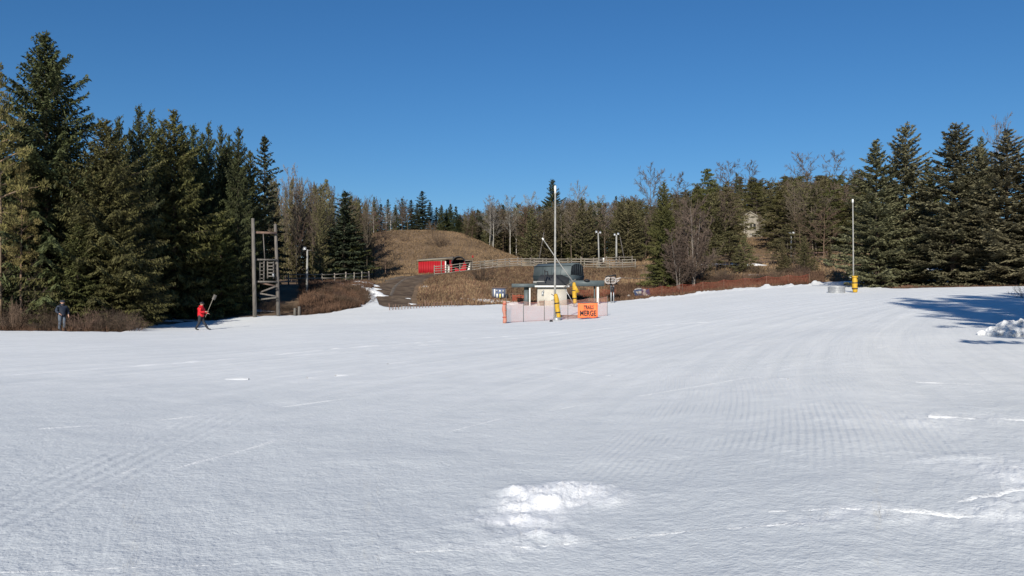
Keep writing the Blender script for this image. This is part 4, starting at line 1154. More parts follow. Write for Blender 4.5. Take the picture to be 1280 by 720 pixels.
put_box(t, 'side_wall', o, 587.4, 588.4, 326, 345, d + .1, 2.5, M['roof'])
# arch
cx = X(573.2, d) - o.x; rA = X(581.2, d) - X(573.2, d); zc = Zrow(330, d) - o.z
g = Geo(); n = 18; V = []
for k in range(n + 1):
    a = math.pi * k / n
    for rr_ in (rA, rA + .16):
        for yy in (-.35, 2.5): V.append((cx - rr_ * math.cos(a), yy, zc + rr_ * math.sin(a) * 1.05))
Q = []
for k in range(n):
    i = k * 4; j = i + 4
    Q += [[i, j, j + 1, i + 1], [i + 2, i + 3, j + 3, j + 2], [i, i + 2, j + 2, j], [i + 1, j + 1, j + 3, i + 3]]
g.add(V, Q); part('arch', g, M['black'], t)
for sx in (-1, 1):
    g = Geo(); g.box((cx + sx * (rA + .08), 1.07, (zc + z0) / 2), (.16, 2.84, zc - z0)); part('arch_side', g, M['red'], t)
g = Geo(); n = 12; xs_ = np.linspace(-rA * .95, -.1, n)
lo = zc - .95
def half_gate(x0, x1, h0, h1, name='gate'):
    g = Geo(); n = 10; xs_ = np.linspace(x0, x1, n); V = []
    for x_ in xs_:
        u = (x_ - x0) / (x1 - x0); top_ = zc + h0 + (h1 - h0) * u ** 1.6
        for yy in (-.28, -.20): V += [(cx + x_, yy, z0), (cx + x_, yy, top_)]
    Q = []
    for k in range(n - 1):
        i = k * 4; j = i + 4; Q += [[i, j, j + 1, i + 1], [i + 2, i + 3, j + 3, j + 2], [i + 1, j + 1, j + 3, i + 3]]
    Q += [[0, 1, 3, 2], [4 * n - 4, 4 * n - 2, 4 * n - 1, 4 * n - 3]]
    g.add(V, Q); part(name, g, M['red'], t)
half_gate(.15, rA * .97, -.75, .45)
half_gate(-rA * .55, .15, -.55, -.78)
g = Geo(); a_ = X(582.5, d) - o.x; b_ = X(587.3, d) - o.x; zb = Zrow(343, d) - o.z; z1 = Zrow(328.5, d) - o.z
g.add([(a_, -.1, zb), (b_, -.1, zb), (b_, -.1, z1), (a_, 0, zb), (b_, 0, zb), (b_, 0, z1)], [[0, 1, 4, 3], [1, 2, 5, 4], [2, 0, 3, 5]], [[0, 2, 1], [3, 4, 5]]); part('white_flap', g, M['white'], t)
g = Geo(); g.box(((X(585, d) - o.x), 1.3, Zrow(325.6, d) - o.z), (X(589.5, d) - X(581.5, d), 3.0, .12)); part('side_roof', g, M['roof'], t)
p = at(590.6, 114.5); hh = Zrow(321, 114.5) - p.z
t = thing('flag_post', 'slim post with small red marker right of the red shed', 'post', p)
g = Geo(); g.tube([(0, 0, -.2), (0, 0, hh)], .035, 6); part('pole', g, M['wood_grey'], t)
g = Geo(); g.box((.04, -.04, hh + .02), (.2, .03, .3)); part('marker', g, M['red'], t)

# ------------------------------------------------------------------ lift station
d = 80.0; base = at_snow(690, d)
o = Vector((X(690, d), d, Zrow(384, d)))
t = thing('lift_station', 'dark slate chairlift terminal with barrel shaped machine house over a white hut', 'lift station', o)
def L_(px, row, dd=d): return np.array([X(px, dd) - o.x, dd - o.y, Zrow(row, dd) - o.z])
# hut
x0, x1 = X(672, d) - o.x, X(708.2, d) - o.x; zt = Zrow(358.8, d) - o.z; dep = 2.6; sx = .32
def prism(g, poly, y0, y1, shift=0.0):
    n = len(poly); V = [(x_, y0, z_) for x_, z_ in poly] + [(x_ + shift, y1, z_) for x_, z_ in poly]
    Q = [[i, (i + 1) % n, n + (i + 1) % n, n + i] for i in range(n)]
    T = [[0, i + 1, i] for i in range(1, n - 1)] + [[n, n + i, n + i + 1] for i in range(1, n - 1)]
    g.add(V, Q, T)
g = Geo(); g.box(((x0 + x1) / 2, dep / 2, zt / 2 - .2), (x1 - x0, dep, zt + .4)); hut = part('hut_wall', g, M['hutwall'], t, rot=(0, 0, 0))
g = Geo(); g.box((x1 + .012, dep / 2, zt / 2 - .2), (.024, dep + .02, zt + .4)); part('corner_trim', g, M['polepaint'], t)
for k in range(1, 5):
    g = Geo(); g.box(((x0 + (x1 - x0) * k / 5), -.008, zt / 2 - .1), (.03, .016, zt + .1)); part('batten', g, M['hutwall'], t)
# roof of the hut
e0, e1 = X(668.3, d) - o.x, X(711.5, d) - o.x; r0, r1 = X(676.5, d) - o.x, X(712.5, d) - o.x
zr = Zrow(343.5, d + 1.6) - o.z; ze = zt + .06
g = Geo(); g.add([(e0, -.35, ze), (e1, -.35, ze), (e1 + .1, dep + .3, ze + .1), (e0, dep + .3, ze + .1), (r0, dep * .62, zr), (r1, dep * .62, zr)],
                 [[0, 1, 5, 4], [2, 3, 4, 5], [3, 2, 1, 0]], [[1, 2, 5], [3, 0, 4]]); part('hut_roof', g, M['shingle'], t)
g = Geo(); g.box(((e0 + e1) / 2, -.36, ze + .0), (e1 - e0, .05, .17)); part('fascia', g, M['white'], t)
g = Geo(); g.box((X(678.3, d) - o.x, -.04, Zrow(367, d) - o.z), (.2, .08, .44)); g.box((X(679.2, d) - o.x, -.09, Zrow(364, d) - o.z), (.1, .06, .2)); part('meter_box', g, M['metal'], t)
g = Geo(); g.box((X(676.8, d) - o.x, -.18, Zrow(376.8, d) - o.z), (.46, .34, .12)); g.box((X(677.2, d) - o.x, -.17, Zrow(380.5, d) - o.z), (.36, .28, .48)); part('cabinet', g, M['roof'], t)
# barrel shaped machine house, long side to the left, glazed end to the right
th = R(40); Lh, Wh = 4.75, 2.5
zb, zm, zs_, ztp = Zrow(352.5, d) - o.z, Zrow(343.6, d) - o.z, Zrow(330.5, d) - o.z, Zrow(327.2, d) - o.z
mh_x, mh_y = X(713.2, d) - o.x, 1.0            # near corner
hm = thing('machine_house', None, None); hm.parent = t; hm.location = (mh_x, mh_y, 0); hm.rotation_euler = (0, 0, -th)
# local: -x runs along the long side (left and away), +y runs along the end face (right and away)
w2 = Wh
sec = [(.22, zb), (0.0, zm), (.20, zs_ - .02), (Wh * .5 - .35, ztp), (Wh * .5 + .35, ztp), (Wh - .20, zs_ - .02), (Wh, zm), (Wh - .22, zb)]
def ext(g, sec, xa, xb):
    n = len(sec); V = [(xa, y_, z_) for y_, z_ in sec] + [(xb, y_, z_) for y_, z_ in sec]
    Q = [[i, n + i, n + (i + 1) % n, (i + 1) % n] for i in range(n)]
    T = [[0, i, i + 1] for i in range(1, n - 1)] + [[n, n + i + 1, n + i] for i in range(1, n - 1)]
    g.add(V, Q, T)
g = Geo(); ext(g, sec, -Lh, 0); part('shell', g, M['teal'], hm)
g = Geo(); g.box((-Lh / 2, -.005, zm), (Lh + .06, .06, .07)); g.box((-Lh / 2, .16, zs_ - .03), (Lh + .06, .06, .06)); part('seam', g, M['teal_dark'], hm)
for k in range(1, 4):
    g = Geo(); g.beam((-Lh * k / 4, -.01, zm + .03), (-Lh * k / 4, .18, zs_ - .05), .035, .02, up=(0, 1, 0)); part('panel_joint', g, M['teal_dark'], hm)
lower = [(.20, zb - .02), (-.03, zm - .03), (Wh + .03, zm - .03), (Wh - .20, zb - .02)]
g = Geo(); ext(g, lower, -Lh - .02, .03); part('skirt', g, M['teal_dark'], hm)
g = Geo(); g.add([(.02, .10, zm + .06), (.02, Wh - .10, zm + .06), (.02, Wh - .27, zs_ - .1), (.02, Wh * .5 + .33, ztp - .12), (.02, Wh * .5 - .33, ztp - .12), (.02, .27, zs_ - .1)], None,
                 [[0, 1, 2], [0, 2, 3], [0, 3, 4], [0, 4, 5]]); part('window', g, M['glass'], hm)
for k in range(0, 7):
    y_ = .14 + (Wh - .28) * k / 6; top_ = np.interp(y_, [.1, .27, Wh * .5 - .33, Wh * .5 + .33, Wh - .27, Wh - .1], [zm + .06, zs_ - .1, ztp - .1, ztp - .1, zs_ - .1, zm + .06])
    if top_ - zm < .2: continue
    g = Geo(); g.box((.04, y_, (zm + .06 + top_) / 2), (.03, .03, top_ - zm - .06)); part('mullion', g, M['teal_dark'], hm)
# canopy wings
def wing(pa, pb, ra, rb, th_, name):
    g = Geo(); g.box(((X(pa, d) + X(pb, d)) / 2 - o.x, 1.1, (Zrow(ra, d) + Zrow(rb, d)) / 2 - o.z), (X(pb, d) - X(pa, d), 2.2, Zrow(ra, d) - Zrow(rb, d))); return part(name, g, M['teal'], t)
wing(639.5, 671.5, 354.6, 358.8, 0, 'canopy_wing')
wing(711.8, 755.5, 350.6, 357.4, 0, 'canopy_wing')
g = Geo(); g.box((X(675, d) - o.x, 1.3, Zrow(352.6, d) - o.z), (1.3, 1.8, .22)); part('deck', g, M['polepaint'], t)
for px0, px1, m_ in ((655.2, 661.2, 'teal'), (661.5, 663.2, 'white'), (746.3, 748.9, 'white'), (743.2, 744.6, 'teal')):
    g = Geo(); zt_ = Zrow(358.0 if px0 < 700 else 356.6, d) - o.z; g.box(((X(px0, d) + X(px1, d)) / 2 - o.x, .7 if m_ == 'teal' else .35, zt_ / 2 - .3), (X(px1, d) - X(px0, d), .3, zt_ + .6)); part('support_post', g, M[m_], t)
for px in (763.8, 767):
    g = Geo(); g.tube([L_(px, 386, d + 2), L_(px, 357, d + 2)], .055, 7); part('support_post', g, M['metal'], t)
g = Geo(); g.box(L_(765.4, 361.5, d + 1.9), (.30, .25, .5)); part('control_box', g, M['black'], t)
g = Geo(); g.lathe(L_(733.5, 351.2), [(.01, 0), (.32, .02), (.26, .12), (.05, .2), (.001, .2)], 10); part('vent_cap', g, M['black'], t)
g = Geo()
g.beam(L_(681, 352, d - .1), L_(681, 337, d - .1), .1); g.beam(L_(684.3, 345, d - .1), L_(684.3, 339.5, d - .1), .08); g.beam(L_(680.4, 339.5, d - .1), L_(685, 339.5, d - .1), .09)
g.tube([L_(684.4, 340, d - .1), L_(686.5, 346, d - .1), L_(689, 347.5, d - .1), L_(691.5, 343, d - .1), L_(691.8, 341, d - .1)], .035, 5); part('hoist_bracket', g, M['black'], t)

# sheave wheels of the lift behind the right wing
dd = 86.0; p = Vector((X(765, dd), dd, gz(X(765, dd), dd)))
t = thing('sheave_assembly', 'pale chairlift pulley wheels on a dark frame right of the canopy wing', 'pulley assembly', p)
def q(px, row): return np.array([X(px, dd) - p.x, 0, Zrow(row, dd) - p.z])
g = Geo(); g.beam(q(757, 355.4), q(772, 355.0), .12, .12); g.beam(q(757.5, 345.8), q(770, 343.8), .25, .16); g.beam(q(757.6, 355.5), q(757.6, 345), .12, .12)
g.beam(q(770.5, 355), q(769, 344), .08, .1); g.beam(q(764, 355), q(764, 386), .16, .2); part('frame', g, M['black'], t)
for px in (759.8, 765.8):
    g = Geo(); c = q(px, 350.8)
    V = [(r_ * math.cos(a), y_, r_ * math.sin(a)) for (r_, y_) in ((.22, -.12), (.40, -.12), (.40, .02), (.22, .02)) for a in np.arange(16) / 16 * 2 * math.pi]
    Q = [[i * 16 + j, i * 16 + (j + 1) % 16, ((i + 1) % 4) * 16 + (j + 1) % 16, ((i + 1) % 4) * 16 + j] for i in range(4) for j in range(16)]
    g.add(np.array(V) + c + np.array([0, -.2, 0]), Q); wl_ = part('wheel', g, M['rock'], t)
    g = Geo(); g.beam(c + np.array([-.24, -.25, 0]), c + np.array([.24, -.25, 0]), .06, .1); g.beam(c + np.array([0, -.25, -.24]), c + np.array([0, -.25, .24]), .06, .1); part('spoke', g, M['metal'], wl_)
g = Geo(); g.tube([q(768, 349.5), q(776, 347.3)], .09, 6); g.beam(q(769, 353.5), q(774, 350), .12, .12); part('cable_guide', g, M['rock'], t)
g = Geo(); g.tube([q(776, 347.3), q(776, 347.3) + np.array([3.4, 6, .1]), q(776, 347.3) + np.array([9, 17, 1.2])], .03, 4); part('haul_rope', g, M['wood_grey'], t)

# ------------------------------------------------------------------ tall pole with yellow pad
x, y = hit(693.5, 400.5); p = Vector((x, y, sz(x, y)))
h = Zrow(233, y) - p.z
t = thing('tall_pole', 'tallest slender pole, its foot wrapped in a yellow pad behind the orange net', 'pole', p)
g = Geo(); g.tube([(0, 0, -.3), (.02, 0, h * .5), (.03, 0, h - .5)], [.082, .070, .056], 10); part('shaft', g, M['polepaint'], t, True)
g = Geo(); g.tube([(.03, 0, h - .5), (.03, 0, h)], [.075, .075], 10); g.lathe((.03, 0, h), [(.075, 0), (.06, .05), (.001, .06)], 10); part('tip', g, M['white'], t, True)
def pad(parent, a, b, r, n=6, sh=(.9, 1.1)):
    a = np.array(a); b = np.array(b); u = np.linspace(0, 1, 14)
    P = a + (b - a) * u[:, None]; P[:, 0] += .015 * np.sin(u * 11)
    rad = r * (.80 + .22 * np.sin(u * math.pi)) * (1 + .05 * np.sin(u * 26)); rad[0] *= .85; rad[-1] *= .7
    g = Geo(); g.tube(P, rad, 12); pd = part('pad', g, M['yellow'], parent, True)
    for s in (.25, .62):
        c = a + (b - a) * s; dv = (b - a) / np.linalg.norm(b - a)
        g = Geo(); g.tube([c - dv * .04, c + dv * .04], r * 1.09, 12); part('strap', g, M['black'], pd)
    return pd
k_ = y / F
pad(t, (.26, -.18, .12), (.06, -.15, .12 + 31 * k_), .165)
g = Geo(); g.box((.13, -.1, .06), (.46, .5, .3)); part('base_block', g, M['metal'], t)
g = Geo(); g.beam((.02, -.13, 30 * k_), (-.26, -.15, 33 * k_), .04); g.beam((.02, -.13, 26 * k_), (-.25, -.15, 25 * k_), .04); part('hook', g, M['black'], t)
x, y = hit(689, 402.2)
g = Geo(); g.box((0, 0, .06), (.22, .16, .14), taper=.8); tag(link('rubber_block', g.mesh('rubber_block', M['black']), None, (x, y, sz(x, y))), 'small black block on the snow left of the yellow padded pole', 'block')
# dark beams added in place of the padded pole's shadow, behind the net
x, y = hit(717, 398.2); g = Geo(); g.beam((-1.0, .25, .10), (1.1, -.1, .10), .2, .08); g.beam((-1.0, .32, .2), (1.0, .0, .2), .1, .08)
tag(link('pole_shadow', g.mesh('pole_shadow', M['wood_brown']), None, (x, y + .35, sz(x, y))), 'dark beams added as the tall pole shadow behind the orange sign', 'shadow_strip')

# orange sign
xa, ya = hit(722.3, 399); xb, yb = hit(747.2, 397.8)
dS = (ya + yb) / 2 - .25; k_ = dS / F
p = Vector((X(734.7, dS), dS, Zrow(397.2, dS)))
t = thing('orange_sign', 'orange cloth sign reading TRAILS MERGE hung on the safety net', 'sign', p)
w, h = 24.8 * k_, 18.2 * k_
g = Geo(); nx, nz = 12, 8; V = []
for yy in (-.02, .02):
    for j in range(nz + 1):
        for i in range(nx + 1):
            u, v = i / nx - .5, j / nz
            V.append((u * w, yy + .02 * math.sin(u * 9 + v * 3), v * h + .035 * u + (.02 * math.cos(u * 12) if j in (0,) else 0)))
n1 = (nx + 1) * (nz + 1); Q = []
for j in range(nz):
    for i in range(nx):
        a = j * (nx + 1) + i; Q += [[a, a + 1, a + nx + 2, a + nx + 1], [n1 + a, n1 + a + nx + 1, n1 + a + nx + 2, n1 + a + 1]]
bd = [i for i in range(nx + 1)] + [j * (nx + 1) + nx for j in range(1, nz + 1)] + [nz * (nx + 1) + i for i in range(nx - 1, -1, -1)] + [j * (nx + 1) for j in range(nz - 1, 0, -1)]
for a, b in zip(bd, bd[1:] + bd[:1]): Q.append([a, n1 + a, n1 + b, b])
g.add(V, Q); part('cloth', g, M['orange'], t)
g = Geo(); g.beam((-w / 2 - .02, 0, h + .0), (w / 2 + .02, 0, h + .035), .06, .05); part('top_bar', g, M['wood_brown'], t)
def text_mesh(s, size, width, m, depth=.006):
    cu = bpy.data.curves.new('lettering', 'FONT'); cu.body = s; cu.size = size; cu.align_x = 'CENTER'; cu.extrude = depth; cu.offset = .024 * size
    ob = bpy.data.objects.new('lettering', cu); COL.objects.link(ob)
    bpy.context.view_layer.update()
    me = bpy.data.meshes.new_from_object(ob.evaluated_get(bpy.context.evaluated_depsgraph_get()))
    bpy.data.objects.remove(ob); bpy.data.curves.remove(cu)
    xs_ = [v.co.x for v in me.vertices]; sc_ = width / (max(xs_) - min(xs_)); cx_ = (max(xs_) + min(xs_)) / 2
    for v in me.vertices: v.co.x = (v.co.x - cx_) * sc_
    me.materials.clear(); me.materials.append(m); return me
link('lettering', text_mesh('TRAILS', .36, w * .50, M['black']), t, (.06, -.062, h * .60), (R(90), 0, 0))
link('lettering', text_mesh('MERGE', .50, w * .82, M['black']), t, (.02, -.062, h * .15), (R(90), 0, 0))

# ------------------------------------------------------------------ snow lances
d = 76.0; x = X(720, d); p = Vector((x, d, sz(x, d)))
t = thing('snow_lance', 'slanting snow lance with yellow padded post beside the white hut', 'snow lance', p)
def q(px, row): return np.array([X(px, d) - p.x, 0, Zrow(row, d) - p.z])
g = Geo(); g.tube([q(717.5, 388), q(717.0, 352)], [.06, .05], 8); part('post', g, M['metal'], t, True)
g = Geo(); g.tube([q(718.5, 355), q(700, 330), q(678.5, 298.5)], [.055, .05, .04], 8); part('boom', g, M['polepaint'], t, True)
g = Geo(); g.tube([q(679.5, 300), q(677.8, 297.5)], [.09, .07], 8); part('nozzle', g, M['white'], t)
g = Geo(); g.tube([q(703.5, 360.5), q(719.5, 349.3)], .06, 7); part('winch_arm', g, M['wood_grey'], t)
g = Geo(); g.tube([q(706, 361), q(712, 371), q(716.5, 379)], .035, 6); part('brace', g, M['metal'], t)
pad(t, q(718.4, 379.5) + np.array([0, -.12, 0]), q(717.6, 353) + np.array([0, -.12, 0]), .20)
g = Geo(); a, b, c = q(717.0, 352.5), q(724.2, 365), q(719.5, 366.5)
g.add(np.array([a + [0, -.25, 0], b + [0, -.3, 0], c + [0, -.38, 0], a + [0, -.05, 0], b + [0, -.12, 0], c + [0, -.1, 0]]), [[0, 1, 4, 3], [1, 2, 5, 4], [2, 0, 3, 5]], [[0, 2, 1], [3, 4, 5]]); part('pad_flap', g, M['yellow'], t)

x, y = hit(1067.5, 365.6); y = min(y, 71.0); x = X(1067.5, y); p = Vector((x, y, sz(x, y))); k_ = y / F
h = Zrow(249.5, y) - p.z
t = thing('snow_lance', 'upright slim snow lance with yellow pad beside the round tub', 'snow lance', p)
g = Geo(); g.tube([(0, .1, -.3), (-.02, .1, h * .5), (-.06, .1, h)], [.062, .052, .045], 8); part('shaft', g, M['polepaint'], t, True)
g = Geo(); g.tube([(-.06, .1, h - .25), (-.06, .1, h + .05)], .075, 8); part('nozzle', g, M['white'], t, True)
pad(t, (.04, -.1, 0), (.0, -.1, 19.2 * k_), .22)
g = Geo(); g.box((0, -.12, 19.6 * k_), (.42, .3, .14)); part('collar', g, M['yellow'], t)
g = Geo(); g.beam((-.35, .1, 19.5 * k_), (0, .1, 17.5 * k_), .05); part('handle', g, M['metal'], t)
x, y = hit(1049, 366.5); y = min(y, 70.0); x = X(1049.3, y); k_ = y / F
t = thing('round_tub', 'low round galvanised tub on the snow beside the upright lance', 'tub', (x, y + .6, sz(x, y + .6)))
g = Geo(); g.lathe((0, 0, 0), [(.66, -.1), (.66, .42), (.69, .44), (.69, .50), (.64, .50), (.62, .30), (.001, .30)], 28); part('shell', g, M['metal'], t)
for z in (.10, .26):
    g = Geo(); g.lathe((0, 0, z), [(.66, 0), (.68, .02), (.68, .04), (.66, .06)], 28); part('hoop', g, M['metal'], t)

# ------------------------------------------------------------------ notice board, table, rocks, box
d = 86.0; p = at(624.5, d)
t = thing('notice_board', 'notice board with blue, white and yellow posters left of the lift hut', 'notice board', p)
def q(px, row): return np.array([X(px, d) - p.x, 0, Zrow(row, d) - p.z])
for px in (615.2, 632.3):
    g = Geo(); g.box((X(px, d) - p.x, 0, (Zrow(359, d) - p.z) / 2 - .2), (.11, .11, Zrow(359, d) - p.z + .4)); part('post', g, M['wood_grey'], t)
g = Geo(); a, b = q(616, 372), q(631.5, 360.5); g.box((a + b) / 2, (b[0] - a[0], .05, b[2] - a[2])); part('panel', g, M['paper_blue'], t)
g = Geo(); g.box((q(624, 359.6)), (1.65, .3, .08)); part('hood', g, M['wood_brown'], t)
for px, r, w, h, m_ in ((618.3, 366, .14, .78, 'white'), (621.5, 369.6, .17, .42, 'paper'), (625.2, 369.8, .17, .44, 'paper_yellow'), (628.6, 369.4, .13, .40, 'paper'), (625, 363.8, .15, .2, 'paper'), (621.2, 363.4, .2, .24, 'metal'), (629, 364, .18, .3, 'metal')):
    g = Geo(); g.box(q(px, r) + np.array([0, -.035, 0]), (w, .015, h)); part('poster', g, M[m_], t)
g = Geo(); g.lathe(q(633.4, 372.2) + np.array([0, -.2, 0]), [(.01, 0), (.16, .03), (.2, .2), (.16, .36), (.01, .4)], 10); part('bell', g, M['black'], t)
d = 85.6; p = at(645, d)
t = thing('picnic_table', 'dark picnic table on the bank beside the notice board', 'table', p)
for y_ in (-.3, -.1, .1, .3):
    g = Geo(); g.box((0, y_, .74), (1.25, .17, .05)); part('plank', g, M['wood_brown'], t)
for y_ in (-.72, .72):
    g = Geo(); g.box((0, y_, .44), (1.25, .24, .05)); part('bench', g, M['wood_brown'], t)
for x_ in (-.48, .48):
    for s in (-1, 1):
        g = Geo(); g.beam((x_, s * .62, -.1), (x_, s * .2, .72), .06, .1); part('leg', g, M['black'], t)
    g = Geo(); g.beam((x_ + .07, -.72, .4), (x_ + .07, .72, .4), .05, .1); part('crossbar', g, M['black'], t)
def rock(seed, r):
    bm = bmesh.new(); bmesh.ops.create_icosphere(bm, subdivisions=2, radius=r); rg = random.Random(seed)
    ax = [Vector((rg.gauss(0, 1), rg.gauss(0, 1), rg.gauss(0, 1))).normalized() for _ in range(7)]; cut = [rg.uniform(.55, .9) * r for _ in ax]
    for v in bm.verts:
        for a_, c_ in zip(ax, cut):
            e = v.co.dot(a_) - c_
            if e > 0: v.co -= a_ * e
        v.co *= rg.uniform(.95, 1.05)
    me = bpy.data.meshes.new('rock'); bm.to_mesh(me); bm.free(); me.materials.append(M['rock']); return me
ROCKS = [rock(s, .45) for s in range(5)]
p = at(799, 90); t = thing('rock_heap', 'heap of pale rocks with shade added as a dark blue sheet below the narrow conifer', 'rock heap', p)
for i in range(20):
    u, v = random.gauss(0, .65), random.gauss(0, .5); gg = gz(p.x + u, p.y + v) - p.z
    link('rock', ROCKS[i % 5], t, (u, v, gg + .15 + .5 * max(0, 1 - (u * u + v * v))), (random.uniform(0, 6), random.uniform(0, 6), 0), [random.uniform(.5, 1.0)] * 3)
g = Geo(); nx, ny = 12, 8; V = []
for j in range(ny + 1):
    for i in range(nx + 1):
        u, v = (i / nx - .5) * 1.7, (j / ny - .5) * 1.0
        V.append((u + .2, v - .75, gz(p.x + u + .2, p.y + v - .75) - p.z + .25 + .5 * (j / ny) + .22 * float(fbm(np.array([u * 2.5]), np.array([v * 2.5]), 4, 3)[0])))
Q = [[j * (nx + 1) + i, j * (nx + 1) + i + 1, (j + 1) * (nx + 1) + i + 1, (j + 1) * (nx + 1) + i] for j in range(ny) for i in range(nx)]
Q2 = [list(reversed([k + len(V) for k in q_])) for q_ in Q]
V2 = V + [(a_, b_, c_ - .03) for a_, b_, c_ in V]
g.add(V2, Q + Q2); part('sheet', g, M['rock_shade'], t)  # navy surface added to paint the shaded side of the heap
d = 115.4; p = at(752.6, d)
t = thing('equipment_box', 'small dark box with a pale front at the rear fence by the left lamp post', 'box', p)
g = Geo(); g.box((-.15, 0, 1.05), (.42, .4, .5)); g.beam((-.15, 0, -.2), (-.15, 0, .85), .1); part('body', g, M['black'], t)
g = Geo(); g.box((.2, -.02, 1.05), (.22, .42, .55), taper=.9); part('front', g, M['white'], t)

# ------------------------------------------------------------------ house on the hillside
d = 150.0; p = at(941, d); zb = Zrow(306.5, d) - p.z
t = thing('house', 'pale gabled two storey house half hidden by pines on the hillside', 'house', p)
w = X(957, d) - X(922, d); x0 = X(922, d) - p.x; x1 = x0 + w; ze = Zrow(277, d) - p.z; zr = Zrow(266.5, d) - p.z; xm = X(937.5, d) - p.x
g = Geo(); prism(g, [(x0, zb - 1.5), (x1, zb - 1.5), (x1, ze), (xm, zr), (x0, ze)], 0, 7); part('wall', g, M['siding'], t)
g = Geo()
for a, b in (((x0 - .35, ze - .3), (xm, zr + .1)), ((xm, zr + .1), (x1 + .35, ze - .25))):
    V = [(a[0], -.3, a[1] + .05), (b[0], -.3, b[1] + .05), (b[0], 7.3, b[1] + .05), (a[0], 7.3, a[1] + .05), (a[0], -.3, a[1] + .22), (b[0], -.3, b[1] + .22), (b[0], 7.3, b[1] + .22), (a[0], 7.3, a[1] + .22)]
    g.add(V, [[0,3,2,1],[4,5,6,7],[0,1,5,4],[1,2,6,5],[2,3,7,6],[3,0,4,7]])
part('roof', g, M['siding'], t)
for pa, pb, ra, rb in ((937.5, 939.8, 280, 287), (941.6, 944.6, 280, 287), (941, 952.3, 298.5, 305)):
    cx_, cz_ = (X(pa, d) + X(pb, d)) / 2 - p.x, (Zrow(ra, d) + Zrow(rb, d)) / 2 - p.z; ww, hh = X(pb, d) - X(pa, d), Zrow(ra, d) - Zrow(rb, d)
    g = Geo()
    for sx_ in (-1, 1): g.box((cx_ + sx_ * (ww / 2 + .06), -.04, cz_), (.12, .1, hh + .24))
    for sz_ in (-1, 1): g.box((cx_, -.045, cz_ + sz_ * (hh / 2 + .06)), (ww, .1, .12))
    f = part('window', g, M['siding'], t)
    g = Geo(); g.box((cx_, -.01, cz_), (ww, .03, hh)); part('pane', g, M['glass'], f)
g = Geo(); g.box((X(947.5, d) - p.x, -.10, Zrow(294.6, d) - p.z), (X(956, d) - X(937, d), .2, .75)); part('band', g, M['hutwall'], t)
d = 140.0; p = at(891, d); t = thing('pale_kiosk', 'small pale kiosk among the pines left of the house', 'kiosk', p)
zt = Zrow(285.5, d) - p.z
g = Geo(); g.box((0, 0, zt / 2), (.75, .75, zt)); part('body', g, M['white'], t)
g = Geo(); g.box((0, 0, zt + .08), (1.0, 1.0, .14), taper=.7); part('roof', g, M['siding'], t)
g = Geo(); g.box((.05, -.385, zt * .62), (.3, .03, .6)); part('opening', g, M['glass'], t)

# ------------------------------------------------------------------ snow heap on the right
x, y = hit(1264, 419); p = Vector((x, y + .2, sz(x, y + .2)))
t = thing('snow_heap', 'ploughed heap of bright snow chunks at the right border', 'snow heap', p, scale=(.62, .62, .62))
def lump(seed, sx, sy, sz_):
    bm = bmesh.new(); bmesh.ops.create_icosphere(bm, subdivisions=4, radius=1)
    C = np.array([v.co[:] for v in bm.verts])
    dsp = 1 + .42 * fbm(C[:, 0] * 2.3 + seed, C[:, 1] * 2.3 + C[:, 2] * 1.9, seed, 4, .6)
    for v, k in zip(bm.verts, dsp): v.co = Vector((v.co.x * sx * k, v.co.y * sy * k, v.co.z * sz_ * k))
    me = bpy.data.meshes.new('chunk'); bm.to_mesh(me); bm.free(); me.materials.append(M['snow_rough']); return me
ck = y / F
link('chunk', lump(3, .95, .75, .55), t, (.45, 0, .08)); link('chunk', lump(5, .7, .6, .40), t, (-.15, .05, .02)); link('chunk', lump(8, .8, .7, .62), t, (1.3, .1, .06))
for i in range(26):
    u = random.uniform(-1.25, 1.0); s = random.uniform(.06, .20) * (1.25 - .5 * abs(u)); v = random.uniform(-1.0, .3)
    zz_ = sz(p.x + u, p.y + v) - p.z
    link('chunk', lump(20 + i, s * 1.3, s, s), t, (u, v, zz_ + s * .4), (0, 0, random.uniform(0, 6)))
link('chunk', lump(61, .22, .2, .17), t, (-.72, -.3, sz(p.x - .72, p.y - .3) - p.z + .1)); link('chunk', lump(62, .17, .15, .12), t, (-1.0, 0.2, sz(p.x - 1, p.y + .2) - p.z + .06))
bush(1283, 44, 1.3, .9, 'bare twiggy sapling at the right border above the shaded snow')

# ------------------------------------------------------------------ people
def skin_mesh(name, joints, edges, mats, zone, levels=2):
    me = bpy.data.meshes.new(name)
    me.from_pydata([j[0] for j in joints], edges, [])
    ob = bpy.data.objects.new(name, me); COL.objects.link(ob)
    ob.modifiers.new('skin', 'SKIN').use_smooth_shade = True
    for i, j in enumerate(joints):
        r = j[1]; me.skin_vertices[0].data[i].radius = (r, r) if not isinstance(r, tuple) else r
        me.skin_vertices[0].data[i].use_root = (i == 0)
    sb = ob.modifiers.new('sub', 'SUBSURF'); sb.levels = levels; sb.render_levels = levels
    bpy.context.view_layer.update()
    out = bpy.data.meshes.new_from_object(ob.evaluated_get(bpy.context.evaluated_depsgraph_get()))
    bpy.data.objects.remove(ob)
    out.name = name; out.materials.clear()
    for m_ in mats: out.materials.append(m_)
    for f in out.polygons: f.material_index = zone(f.center); f.use_smooth = True
    return out
def merge_into(me, geos):
    """join small features (fingers, nose, ears, eyes) into a body mesh"""
    bm = bmesh.new(); bm.from_mesh(me)
    for g, mi in geos:
        tmp = g.mesh('tmp'); n0 = len(bm.faces); bm.from_mesh(tmp); bm.faces.ensure_lookup_table()
        for f in bm.faces[n0:]: f.material_index = mi; f.smooth = True
        bpy.data.meshes.remove(tmp)
    bm.to_mesh(me); bm.free()
